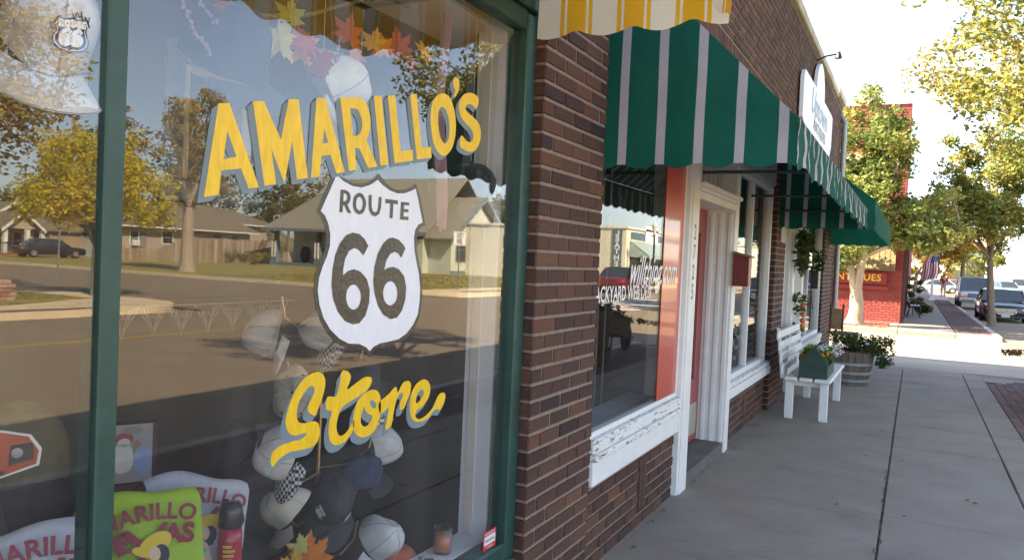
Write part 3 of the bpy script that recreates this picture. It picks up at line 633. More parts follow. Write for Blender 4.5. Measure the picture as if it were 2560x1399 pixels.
DIGITS = [[[(1923,1570),(1901,1541),(1878,1557),(1856,1562),(1833,1552),(1817,1529),(1810,1499),(1811,1482),(1833,1495),(1860,1500),(1891,1493),(1921,1472),(1938,1440),(1938,1400),(1922,1362),(1895,1341),(1864,1339),(1827,1351),(1794,1379),(1771,1417),(1762,1454),(1764,1498),(1773,1539),(1791,1573),(1818,1597),(1847,1606),(1878,1603),(1904,1589)],[(1897,1418),(1897,1409),(1894,1400),(1889,1392),(1882,1387),(1873,1383),(1864,1382),(1855,1384),(1847,1388),(1839,1394),(1834,1402),(1830,1410),(1828,1420),(1829,1429),(1831,1438),(1836,1445),(1843,1451),(1851,1454),(1860,1456),(1869,1454),(1878,1450),(1885,1444),(1891,1437),(1896,1428)]],[[(2116,1568),(2095,1538),(2081,1550),(2059,1556),(2035,1549),(2016,1528),(2007,1499),(2028,1506),(2052,1509),(2084,1502),(2115,1480),(2129,1446),(2128,1407),(2112,1370),(2085,1348),(2050,1345),(2010,1362),(1982,1391),(1963,1428),(1954,1464),(1957,1508),(1971,1548),(1996,1580),(2022,1596),(2046,1600),(2078,1594),(2104,1580)],[(2083,1425),(2082,1415),(2079,1406),(2073,1398),(2065,1393),(2056,1389),(2047,1388),(2037,1390),(2027,1394),(2019,1400),(2012,1408),(2008,1417),(2006,1427),(2007,1437),(2010,1445),(2015,1453),(2023,1459),(2032,1463),(2041,1464),(2051,1463),(2061,1459),(2069,1453),(2076,1445),(2081,1435)]]]
M_let_y = mat('yellow_sign_paint', (.74, .47, .006), .4, .13, 14, .12, 90, stretch=(4, 1, 1))
M_let_g = mat('bluegrey_sign_paint', (.16, .215, .25), .5, .05, 14)
M_let_w = mat('white_sign_paint', (.68, .69, .74), .5, .05, 12, stretch=(3, 1, 1))
M_let_k = mat('black_sign_paint', (.016, .014, .012), .3, .3, 30, .3, 60, coat=.25)
LY = .0768
curve_fill('name_lettering', NAME, LY+.0002, M_let_y, wing)
for gset, ox_, oz_ in ((NAME, .0175, .0155), (SCRIPT, .016, .019)):
    shd = MB()
    for k in range(1, 7):
        b = curve_fill(None, gset, LY+.0004+k*.0003, None, None, dx=-ox_*k/6, dz=-oz_*k/6); shd.add(b.v, b.f)
    shd.build('lettering_shadow', M_let_g, wing)
curve_fill('script_lettering', SCRIPT, LY+.0002, M_let_y, wing)
curve_fill('shield_border', [BORDER], LY+.0030, M_let_k, wing)
curve_fill('shield_field', [SHIELD], LY+.0020, M_let_w, wing)
curve_fill('shield_lettering', WORD+DIGITS, LY+.0008, M_let_k, wing)
stk = MB().box(2.73, 2.835, .0760, .0768, .395, .47); stk = stk.build('door_sticker', mat('sticker_red', (.55, .04, .04), .4), wing)
sw = MB().box(2.738, 2.827, .0754, .0758, .415, .45).build('sticker_field', M_white, stk)
sx_ = MB(); text_mb(sx_, 'PROTECTED BY', .012, (2.782, .0752, .459), (1, 0, 0), (0, 0, 1), .0003); sx_.build('sticker_lettering', M_white, stk); sx_ = MB(); text_mb(sx_, '353-6444', .012, (2.782, .0752, .404), (1, 0, 0), (0, 0, 1), .0003)
sx_.build('sticker_lettering', M_white, stk)
s3_ = MB(); text_mb(s3_, 'United Security', .012, (2.782, .0750, .432), (1, 0, 0), (0, 0, 1), .0004); s3_.build('sticker_lettering', M_black, stk)
# ================================================================== awnings
F_yel = fabric('awning_gold', (.88, .48, .03), .8); F_yw = fabric('awning_cream', (.88, .80, .66), .75)
F_grn = fabric('awning_green', (.008, .098, .070), .2); F_gw = fabric('awning_white', (.41, .40, .44), .2)
F_grn2 = fabric('awning_plain_green', (.014, .135, .09), .35)
M_steel = mat('galvanised', (.30, .31, .32), .45, .12, 14, metal=.6)
M_rod = mat('dark_green_rod', (.02, .05, .04), .5)
M_seam = mat('seam', (.45, .47, .46), .8)

def stripe_us(x0, x1, per, cuts, off=0):
    """positions along a cloth where the stripes change"""
    us = [x0]; k = math.floor((x0-off)/per)-1
    while off+k*per < x1+per:
        for c in cuts:
            u = off+(k+c)*per
            if x0+1e-4 < u < x1-1e-4: us.append(u)
        k += 1
    us.append(x1); us = sorted(us); out = [us[0]]
    for a in us[1:]:
        n = max(1, int((a-out[-1])/.022)); b = out[-1]
        for i in range(1, n+1): out.append(b+(a-b)*i/n)
    return out

def awning(t, x0, x1, depth, zw, zs, zh, per, cuts, mf, scal, mats, off_f, off_e, ends=(True, True), rng=random.Random(6), sag=.012):
    """sloped cloth from the wall line zw down to zs at the front, with a hanging scalloped valance to zh and cloth ends"""
    ph = [rng.uniform(0, 6) for _ in range(6)]
    wob = lambda u, v: .011*sin(u*9+ph[0])*v+.007*sin(u*23+ph[1])*v+.006*sin(u*15+v*7+ph[2])*sin(pi*v)
    us = stripe_us(x0, x1, per, cuts, off_f)
    sl = MB()
    sl.grid(lambda u, v: (u, -.012-(depth-.012)*v, zw-(zw-zs)*v-sag*sin(pi*v)-.006*sin(u*3.3+ph[3])*sin(pi*v)), us, [i/10 for i in range(11)], lambda u, v: mf((u-off_f)/per))
    smooth_angle(sl.build('canopy_cloth', mats, t), 50)
    va = MB()
    va.grid(lambda u, v: (u, -depth-.004-wob(u, v), zs-(zs-zh-scal((u-off_f)/per))*v), us, [i/5 for i in range(6)], lambda u, v: mf((u-off_f)/per))
    smooth_angle(va.build('valance', mats, t), 50)
    for xe, on in ((x0, ends[0]), (x1, ends[1])):
        if not on: continue
        ys = stripe_us(-.02, depth, per, cuts, off_e); en = MB()
        def P(u, v):
            ztop = zw-(zw-zs)*max(0, u)/depth-.004
            zb = zh+scal((u-off_e)/per)
            return (xe+(-1 if xe == x0 else 1)*(.003+wob(u, v)*.7), -u, ztop+(zb-ztop)*v)
        en.grid(P, ys, [i/12 for i in range(13)], lambda u, v: mf((u-off_e)/per))
        smooth_angle(en.build('end_panel', mats, t), 50)
    fr = MB()
    for z, y in ((zs-.02, -depth+.02), (zw-.03, -.03)): fr.tube([(x0+.02, y, z), (x1-.02, y, z)], .013, 6)
    n = max(2, int((x1-x0)/1.8)+1)
    for i in range(n):
        x = x0+.03+(x1-x0-.06)*i/(n-1)
        fr.tube([(x, -.02, zs-.02), (x, -depth+.03, zs-.02)], .012, 6); fr.tube([(x, -.02, zw-.05), (x, -depth+.03, zs-.01)], .012, 6)
    fr.build('frame_rods', M_rod, t)

frac = lambda a: a-math.floor(a)
# gold and cream awning over the near window; stripes: thin gold, hairline, broad gold, hairline, thin gold, cream
YC = (.0, .07, .115, .455, .50, .57)
ymf = lambda q: 0 if (frac(q) < .07 or .115 < frac(q) < .455 or .50 < frac(q) < .57) else 1
def yscal(q):
    f = frac(q-.285)          # cusp at the middle of the gold band
    f = min(f, 1-f)*2         # 0 at the cusp, 1 in the middle of the cream
    return .034*(1-f)**1.7-.006
ya = thing('striped_awning', 'gold and cream striped awning with scalloped hem above the painted shop window', 'awning', (1.0, 0, 3.1))
awning(ya, -1.6, 2.90, .735, 3.02, 2.66, 2.43, .232, YC, ymf, yscal, [F_yel, F_yw], .02, .075, ends=(True, True))
# green and white awning over the number 2725 shopfront
GC = (.0, .235)
gmf = lambda q: 1 if frac(q) < .235 else 0
def gscal(q):
    f = frac(q-.117); return .024*(.5+.5*cos(2*pi*f))**1.3-.012
ga = thing('striped_awning', 'dark green awning with narrow white stripes above the red door', 'awning', (6.4, 0, 3.1))
awning(ga, 3.70, 9.25, .885, 3.10, 2.225, 2.02, .187, GC, gmf, gscal, [F_grn, F_gw], 3.70, .052, sag=.02)
pa = thing('plain_awning', 'plain bright green awning at the far end of the brick shops, past the striped one', 'awning', (12, 0, 3.1))
awning(pa, 9.6, 15.1, .94, 3.08, 2.36, 2.03, .187, GC, lambda q: 0, lambda q: .010*cos(2*pi*q), [F_grn2, F_grn2], 9.6, 0)

# ================================================================== things on and against the shop wall
sg = thing('shop_sign', 'white shaped sign board with an arched top high on the brick wall', 'sign', (12, -.05, 3.9))
ol = [(10.12, 3.40), (10.32, 3.34), (13.42, 3.34), (13.62, 3.52), (13.62, 3.98), (13.45, 4.0), (12.36, 4.0)]
ol += [(11.87+.49*cos(t), 4.0+.42*sin(t)) for t in [i*pi/14 for i in range(1, 14)]]+[(11.38, 4.0), (10.2, 3.98), (10.1, 3.88)]
MB().prism(ol, -.065, -.02, 'xz').build('board', mat('sign_white', (.78, .79, .80), .35, .03, 3), sg)
sl_ = MB(); text_mb(sl_, 'ANTIQUES', .2, (11.95, -.068, 3.49), (1, 0, 0), (0, 0, 1), .004, sx=1.35, spacing=1.2); sl_.build('lettering', mat('sign_grey', (.28, .27, .33), .6), sg)
sl_ = MB(); text_mb(sl_, 'Uptown', .46, (11.85, -.068, 3.76), (1, 0, 0), (0, 0, 1), .006, .3, sx=1.3); sl_.build('script_lettering', mat('sign_blue', (.38, .48, .66), .6), sg)
lp = thing('sign_lamp', 'small black gooseneck lamp arm above the white sign', 'lamp', (11.9, 0, 4.42))
MB().tube([(11.72, .0, 4.45), (11.72, -.12, 4.50), (11.72, -.26, 4.52)], .012, 6).build('arm', M_black, lp)
MB().lathe([(.02, .03), (.035, 0), (.05, -.06)], (11.72, -.28, 4.52), 10).build('shade', M_black, lp)

mbx = thing('mailbox', 'dark red wall mailbox with a slanted wooden lid on the white door casing', 'mailbox', (6.79, -.03, 1.4))
b = MB(); b.prism([(-.028, 1.40), (-.155, 1.40), (-.155, 1.64), (-.028, 1.67)], 6.70, 6.83, 'yz'); b.build('body', mat('mailbox_red', (.17, .025, .025), .45, .15, 20), mbx)
b = MB(); b.prism([(-.027, 1.672), (-.175, 1.637), (-.175, 1.650), (-.027, 1.688)], 6.685, 6.845, 'yz'); b.build('lid', mat('mailbox_wood', (.25, .16, .08), .7, .25, 25), mbx)

pipe = thing('downspout', 'grey metal downspout at the far corner of the brick shops', 'downspout', (15.9, -.07, 0))
b = MB(); b.tube([(15.9, -.06, .70), (15.9, -.06, 4.3), (15.9, .02, 4.45)], .05, 10)
for z in (.9, 2.1, 3.3): b.lathe([(.056, 0), (.056, .04)], (15.9, -.06, z), 10)
b.build('pipe', M_steel, pipe)

def sprig(mb, c, n, ln, rng, dirn=None, up=.3, w=.006):
    """thin curved stems with small leaves"""
    for _ in range(n):
        d = Vector((rng.gauss(0, 1), rng.gauss(0, 1), rng.gauss(0, .6)+up)).normalized()
        if dirn: d = (d*.6+Vector(dirn)).normalized()
        l = ln*rng.uniform(.5, 1.1); p = Vector(c); pts = [tuple(p)]
        for k in range(3):
            p = p+d*l/3; d = (d+Vector((0, 0, -.25))).normalized(); pts.append(tuple(p))
        mb.tube(pts, [w, w*.8, w*.6, w*.3], 4, 0, rng.random(), cap=False)
M_twig = rnd_mat('dried_stems', [(0, (.05, .045, .02)), (.6, (.12, .11, .05)), (1, (.22, .17, .08))], .9, 0, 0, 0)
M_leafd = rnd_mat('dark_leaves', [(0, (.02, .045, .012)), (.6, (.05, .09, .022)), (1, (.12, .15, .04))], .7, 0, 0, 0, translucent=.25)
rg = random.Random(8)
wr = thing('wreath', 'large dried twig wreath hanging beside the white door', 'wreath', (10.75, -.08, 1.72))
b = MB()
for _ in range(40):
    a0 = rg.uniform(0, 2*pi); rr_ = rg.uniform(.15, .26); pts = []
    for k in range(7):
        a = a0+k*.35; r_ = rr_+.035*sin(k*2+a0)
        pts.append((10.75+r_*cos(a), -.08+rg.uniform(-.05, .05), 1.74+r_*sin(a)))
    b.tube(pts, .006, 4, 0, rg.random())
b.build('twigs', M_twig, wr)
b = MB(); leaves(b, [(10.75+.24*cos(a), -.10, 1.78+.22*sin(a), .11) for a in [i*.5 for i in range(-1, 9)]], 330, .042, rg); b.build('leaves', M_leafd, wr)
hb = thing('hanging_planter', 'narrow black wall planter with trailing green leaves beyond the wreath', 'planter', (12.2, -.08, 1.5))
MB().bevbox(12.12, 12.30, -.14, -.035, 1.30, 1.56, .01).build('box', M_black, hb)
b = MB(); leaves(b, [(12.2, -.1, 1.62, .12), (12.25, -.14, 1.72, .1), (12.15, -.12, 1.78, .1)], 130, .035, rg); b.build('leaves', M_leafd, hb)
MB().tube([(12.2, -.05, 1.3), (12.2, -.07, 1.05), (12.24, -.07, 1.0), (12.3, -.07, 1.04)], .006, 5).build('hook', M_black, hb)
fb = thing('flower_spray', 'hanging spray of orange and green flowers on the white door frame', 'flowers', (10.63, -.05, 1.0))
b = MB(); leaves(b, [(10.63, -.07, 1.2, .12), (10.66, -.08, 1.05, .1), (10.62, -.06, .82, .1), (10.66, -.06, .72, .08)], 150, .035, rg); b.build('leaves', M_leafd, fb)
M_opet = mat('orange_petals', (.6, .16, .03), .7, .3, 40)
for z in (1.12, 1.0, .92, .85): MB().ball((10.64+rg.uniform(-.05, .05), -.13, z), .035, n=8, m=5).build('bloom', M_opet, fb)

# bench -------------------------------------------------------------
bx, by = 8.50, -.18
bn = thing('slatted_bench', 'white painted slatted bench against the brick pier', 'bench', (9.3, -.4, 0))
XB0, XB1 = 8.50, 10.25
for y0, y1 in ((-.335, -.205), (-.485, -.352), (-.665, -.50)):
    b = MB(); b.bevbox(XB0+(.0 if y0 > -.5 else .01), XB1, y0, y1, .40, .44, .012); b.build('seat_slat', M_white, bn)
for k, z in enumerate((.47, .585, .70, .815)):
    b = MB(); yy = -.165+.022*k*.9
    b.bevbox(XB0+.02, XB1-.03, yy-.022, yy, z, z+.085, .01); b.build('back_slat', M_white, bn)
for x in (XB0+.06, XB1-.12):
    for y0, y1, nm in ((-.30, -.215, 'leg'), (-.64, -.555, 'leg')):
        b = MB(); b.bevbox(x, x+.055, y0, y1, 0, .40, .006); b.build(nm, M_white, bn)
    b = MB(); b.prism([(-.19, .40), (-.15, .40), (-.085, .93), (-.115, .93)], x+.10, x+.14, 'yz'); b.build('back_post', M_white, bn)
for x in (XB0+.06, XB1-.12):
    b = MB(); b.bevbox(x+.056, x+.09, -.60, -.21, .345, .398, .004); b.build('brace', M_white, bn)
bn.location.x += .2
# green tool-tote planter on the bench
M_tote = mat('dark_green_wood', (.022, .055, .042), .6, .2, 14, .15, 60)
tt = thing('planter_tote', 'dark green wooden tote of white and yellow-green flowers on the bench', 'planter', (8.85, -.5, .44))
for x in (8.58, 9.32):
    b = MB(); b.prism([(-.62, .441), (-.34, .441), (-.34, .60), (-.455, .76), (-.505, .76), (-.62, .60)], x, x+.022, 'yz'); b.build('end_board', M_tote, tt)
for y in (-.62, -.365):
    b = MB(); b.bevbox(8.603, 9.319, y, y+.02, .441, .56, .003); b.build('side_board', M_tote, tt)
MB().tube([(8.603, -.48, .735), (9.319, -.48, .735)], .014, 8).build('handle', M_tote, tt)
b = MB(); b.box(8.604, 9.318, -.599, -.366, .445, .53); b.build('soil', M_gap, tt)
b = MB(); leaves(b, [(rg.uniform(8.66, 9.26), rg.uniform(-.60, -.38), rg.uniform(.58, .72), .075) for _ in range(26)], 900, .026, rg)
b.build('foliage', rnd_mat('fresh_leaves', [(0, (.05, .13, .02)), (.6, (.13, .27, .04)), (1, (.28, .38, .08))], .6, 0, 0, 0, translucent=.3), tt)
b = MB(); leaves(b, [(rg.uniform(8.85, 9.34), rg.uniform(-.68, -.46), rg.uniform(.66, .78), .065) for _ in range(18)], 620, .014, rg)
b.build('white_blooms', rnd_mat('white_petals', [(0, (.65, .66, .6)), (1, (.82, .82, .8))], .7, 0, 0, 0), tt)
M_mari = mat('marigold', (.65, .22, .03), .7, .3, 60)
for _ in range(7): MB().ball((rg.uniform(8.65, 9.0), rg.uniform(-.6, -.42), rg.uniform(.66, .74)), .018, n=7, m=5).build('orange_bloom', M_mari, tt)
tt.location.x += .2
def pumpkin_mb(c, r, h, ribs=11, mi=0):
    mb = MB()
    def P(u, v):
        a = u*2*pi; t = v*pi; k = 1-.10*abs(cos(a*ribs/2))**3
        q = sin(t)*r*k*(1-.05*(1-v)); return (c[0]+q*cos(a), c[1]+q*sin(a), c[2]+h/2+cos(t)*h/2*(1-.22*math.exp(-(sin(t)*2.2)**2)))
    mb.grid(P, [i/88 for i in range(89)], [i/14 for i in range(15)]); return mb
M_pump = mat('pumpkin_orange', (.50, .15, .03), .5, .15, 10)
pk = thing('pumpkin', 'orange pumpkin on the bench behind the green tote', 'pumpkin', (9.55, -.33, .44))
pumpkin_mb((9.55, -.34, .44), .13, .21).build('body', M_pump, pk, smooth=True)
MB().tube([(9.55, -.34, .62), (9.56, -.34, .67), (9.58, -.36, .70)], [.02, .014, .012], 7).build('stem', M_twig, pk)
pk.location.x += .2
# barrel planter
M_oak = mat('weathered_oak', (.16, .115, .085), .85, .3, 5, .4, 60, stretch=(4, 4, .6), stops=[(.25, (.07, .055, .045)), (.6, (.19, .145, .11)), (.8, (.30, .27, .24))], detail=8)
M_hoop = mat('hoop_iron', (.33, .37, .41), .5, .12, 9, metal=.4)
bc = (12.15, -.62, 0)
ba = thing('barrel_planter', 'half oak barrel planter with grey hoops spilling green foliage', 'planter', bc)
rb = lambda z: .245+.085*(z/.47)-.015*(z/.47)**2
b = MB(); nst = 22
for i in range(nst):
    a0, a1 = 2*pi*i/nst+.008, 2*pi*(i+1)/nst-.008; V = []; lv = [0, .12, .24, .36, .47]; top = .47+rg.uniform(-.006, .006)
    for z in lv[:-1]+[top]:
        for a, q in ((a0, 0), (a1, 0), (a1, -.025), (a0, -.025)): V.append((bc[0]+(rb(z)+q)*cos(a), bc[1]+(rb(z)+q)*sin(a), z))
    F = [(4*k+j, 4*k+(j+1) % 4, 4*k+4+(j+1) % 4, 4*k+4+j) for k in range(4) for j in range(4)]+[(3, 2, 1, 0), (16, 17, 18, 19)]
    b.add(V, F)
b.build('staves', M_oak, ba)
b = MB()
for z in (.045, .15, .275): b.lathe([(rb(z)+.001, z), (rb(z)+.006, z+.002), (rb(z+.035)+.006, z+.036), (rb(z+.035)+.001, z+.038)], bc, 32)
b.build('hoops', M_hoop, ba, smooth=False)
b = MB(); b.lathe([(0, .42), (.285, .42)], bc, 24); b.build('soil', M_gap, ba)
b = MB()
cl = [(bc[0]+rg.uniform(-.27, .27), bc[1]+rg.uniform(-.28, .26), rg.uniform(.47, .66), rg.uniform(.07, .12)) for _ in range(34)]
cl += [(bc[0]+rg.uniform(-.15, .15), bc[1]-.30-rg.uniform(0, .20), .62-.14*k, .10) for k in range(3) for _ in range(4)]
leaves(b, cl, 3000, .022, rg, .1, .8)
for c in cl[::2]: sprig(b, c[:3], 7, .15, rg, w=.003)
b.build('foliage', rnd_mat('planter_leaves', [(0, (.025, .05, .014)), (.6, (.07, .11, .03)), (1, (.20, .22, .09))], .7, 0, 0, 0, translucent=.3), ba)
for c in ((12.02, -.80, .62), (12.10, -.86, .56), (11.98, -.62, .68), (12.0, -.83, .585)):
    b = MB()
    for k in range(5): b.ball((c[0]+.016*cos(k*1.26), c[1]+.016*sin(k*1.26), c[2]), .014, n=6, m=4)
    b.build('white_bloom', M_white, ba)
# old wooden chair behind the barrel
ch = thing('wooden_chair', 'old wooden chair with a round seat behind the barrel planter', 'chair', (13.3, -.45, 0))
M_wood = mat('chair_wood', (.27, .175, .09), .55, .25, 7, .1, 40, stretch=(1, 4, 4)); M_woodr = mat('red_brown_wood', (.13, .035, .025), .5, .25, 9)
MB().lathe([(0, .60), (.23, .60), (.245, .615), (.24, .635), (0, .642)], (13.25, -.43, 0), 28).build('seat', M_wood, ch)
for dx, dy in ((-.15, -.15), (.15, -.15), (-.15, .13), (.15, .13)):
    MB().tube([(13.25+dx*.8, -.43+dy*.8, .60), (13.25+dx*1.15, -.43+dy*1.15, 0)], [.02, .016], 8).build('leg', M_wood, ch)
MB().tube([(13.25+.17*cos(t), -.43+.16*sin(t), .25) for t in [i*pi/8 for i in range(17)]], .01, 6).build('stretcher_ring', M_wood, ch)
for y in (-.40, -.22):
    MB().tube([(13.38, y, .62), (13.42, y, 1.02)], .016, 8).lathe([(.02, 0), (.024, .02), (0, .05)], (13.42, y, 1.01), 8).build('back_post', M_woodr, ch)
MB().bevbox(13.385, 13.41, -.385, -.235, .66, .98, .006).build('back_panel', M_wood, ch)

# wheelbarrow planter by the kerb, and a tall wooden planter next to it
WBX = -1.05
wb = thing('wheelbarrow_planter', 'old wooden wheelbarrow planted with flowers near the kerb', 'wheelbarrow', (13.4, -2.95, 0))
M_old = mat('old_grey_wood', (.17, .13, .09), .85, .25, 6, .25, 50, stretch=(1, 5, 5))
b = MB(); b.o = (WBX, 0, 0)
for y in (-3.30, -2.88):
    b.prism([(13.0, .38), (13.95, .30), (14.1, .62), (12.85, .62)], y, y+.022, 'xz')
b.prism([(13.0, .38), (12.85, .62), (12.87, .62), (13.02, .38)], -3.278, -2.88, 'xz'); b.prism([(13.93, .30), (13.95, .30), (14.1, .62), (14.08, .62)], -3.278, -2.88, 'xz'); b.prism([(13.0, .36), (13.95, .28), (13.95, .30), (13.0, .38)], -3.278, -2.88, 'xz')
b.build('tray', M_old, wb)
for y in (-3.33, -2.84): MB().tube([(14.5+WBX, y*.5-1.54, .24), (13.6+WBX, y, .34), (12.35+WBX, y-.03, .56)], [.02, .022, .018], 7).build('shaft', M_old, wb)
for y in (-3.30, -2.88): MB().tube([(13.2+WBX, y, .36), (13.08+WBX, y, 0)], .018, 7).build('leg', M_old, wb)
wl_ = MB(); wl_.o = (WBX, 0, 0); wl_.lathe([(.20, -.02), (.24, -.02), (.24, .02), (.20, .02), (.20, -.02)], (14.5, -3.08, .241), 24, axis='y')
for k in range(6): wl_.tube([(14.5, -3.08, .241), (14.5+.21*cos(k*pi/3), -3.08, .241+.21*sin(k*pi/3))], .012, 5)
wl_.build('wheel', M_black, wb)
b = MB(); leaves(b, [(rg.uniform(11.85, 12.95), rg.uniform(-3.22, -2.95), rg.uniform(.6, .78), .10) for _ in range(26)]+[(12.9+.21*k, -3.0+.025*k+rg.uniform(-.04, .04), .60-.021*k, .065) for k in range(12)], 1700, .032, rg)
b.build('foliage', rnd_mat('barrow_leaves', [(0, (.05, .08, .02)), (.5, (.14, .13, .05)), (1, (.32, .10, .06))], .7, 0, 0, 0, translucent=.3), wb)
M_ppet = mat('pale_petals', (.55, .52, .58), .7, .2, 30)
for _ in range(9): MB().ball((rg.uniform(11.9, 12.8), rg.uniform(-3.22, -2.95), rg.uniform(.74, .84)), .045, n=7, m=5).build('pale_bloom', M_ppet, wb)
tp = thing('wooden_planter', 'tall plain wooden planter box standing left of the wheelbarrow', 'planter', (11.3, -2.95, 0))
b = MB(); b.prism([(11.10, 0), (11.52, 0), (11.60, .80), (11.04, .80)], -3.14, -2.72, 'xz'); b.build('box', mat('ochre_wood', (.22, .16, .07), .8, .25, 5, .2, 40), tp)
for z in (.2, .6): MB().bevbox(11.06, 11.58, -2.72, -2.70, z, z+.05, .004).build('rail', M_old, tp)
b = MB(); leaves(b, [(rg.uniform(11.1, 11.5), rg.uniform(-3.1, -2.75), .86, .12) for _ in range(8)], 260, .035, rg); b.build('foliage', M_leafd, tp)
# ================================================================== gift shop window display
MB().box(1.10, 2.862, .141, .27, .36, .398).build('window_ledge', M_greyw, shop)
MB().box(-1.5, 1.05, .141, .27, .36, .398).build('window_ledge', M_greyw, shop)
MB().box(2.863, 3.299, .141, .27, .0, 2.54).build('window_reveal', M_greyw, shop)
MB().box(2.858, 2.8625, .205, .245, .40, 2.50).build('reveal_moulding', M_cream, shop)
MB().box(-1.5, 3.299, .19, .50, 2.47, 2.54).build('window_soffit', M_cream, shop)
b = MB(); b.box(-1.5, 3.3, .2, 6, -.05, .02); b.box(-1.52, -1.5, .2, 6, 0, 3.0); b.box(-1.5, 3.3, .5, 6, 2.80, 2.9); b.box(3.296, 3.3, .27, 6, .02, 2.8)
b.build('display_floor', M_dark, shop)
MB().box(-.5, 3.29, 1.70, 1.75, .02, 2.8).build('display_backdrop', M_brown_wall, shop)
ri = thing('display_riser', 'long dark stepped riser across the bottom of the painted window', 'display stand', (1.6, .5, .02))
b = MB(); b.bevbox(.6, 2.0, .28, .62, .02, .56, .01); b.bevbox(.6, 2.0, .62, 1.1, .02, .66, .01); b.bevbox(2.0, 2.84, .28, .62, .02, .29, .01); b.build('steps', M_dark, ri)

M_capw = mat('white_cotton', (.50, .50, .50), .9, .12, 30)
M_capc = mat('cream_cotton', (.46, .43, .36), .9, .06, 18)
M_capk = mat('black_cotton', (.018, .02, .026), .85, .2, 18)
M_capn = mat('navy_cotton', (.02, .035, .085), .85, .2, 18)
M_thread = mat('dark_thread', (.05, .06, .09), .8)
M_seamc = [mat('dark_seam', (.03, .035, .045), .9), mat('pale_seam', (.26, .26, .27), .9)]
def checker(name):
    m, nt, b_ = _nt(name); tc = nt.nodes.new('ShaderNodeTexCoord'); c = nt.nodes.new('ShaderNodeTexChecker'); c.inputs['Scale'].default_value = 85
    c.inputs[1].default_value = (.72, .72, .72, 1); c.inputs[2].default_value = (.015, .02, .05, 1)
    nt.links.new(tc.outputs['Object'], c.inputs[0]); nt.links.new(c.outputs[0], b_.inputs['Base Color']); b_.inputs['Roughness'].default_value = .9
    return m
M_check = checker('checkered_cloth')
SH0 = SHIELD[0]
SHN = [(x-sum(p[0] for p in SH0)/len(SH0), z-sum(p[1] for p in SH0)/len(SH0)) for x, z in SH0]
sx0 = max(abs(p[0]) for p in SHN)
SHN = [(p[0]/sx0, p[1]/sx0) for p in SHN]
def badge(t, o, u, v, s, fill, line, name='badge'):
    """small shield patch with ROUTE 66 on the plane through o"""
    o, u, v = Vector(o), Vector(u).normalized(), Vector(v).normalized(); n = u.cross(v)
    def poly(k, d): return [tuple(o+u*x*s*k+v*z*s*k+n*d) for x, z in SHN]
    b = MB(); P = poly(1.0, .0); b.add(P, [tuple(range(len(P)))], 0); P = poly(.9, .0006); b.add(P, [tuple(range(len(P)))], 1); P = poly(.84, .0012); b.add(P, [tuple(range(len(P)))], 0)
    text_mb(b, '66', s*1.15, tuple(o-v*s*.25+n*.002), u, v, .004*s/.03, mi=1); text_mb(b, 'ROUTE', s*.42, tuple(o+v*s*.52+n*.002), u, v, .002*s/.03, mi=1)
    return b.build(name, [fill, line], t, local=True)
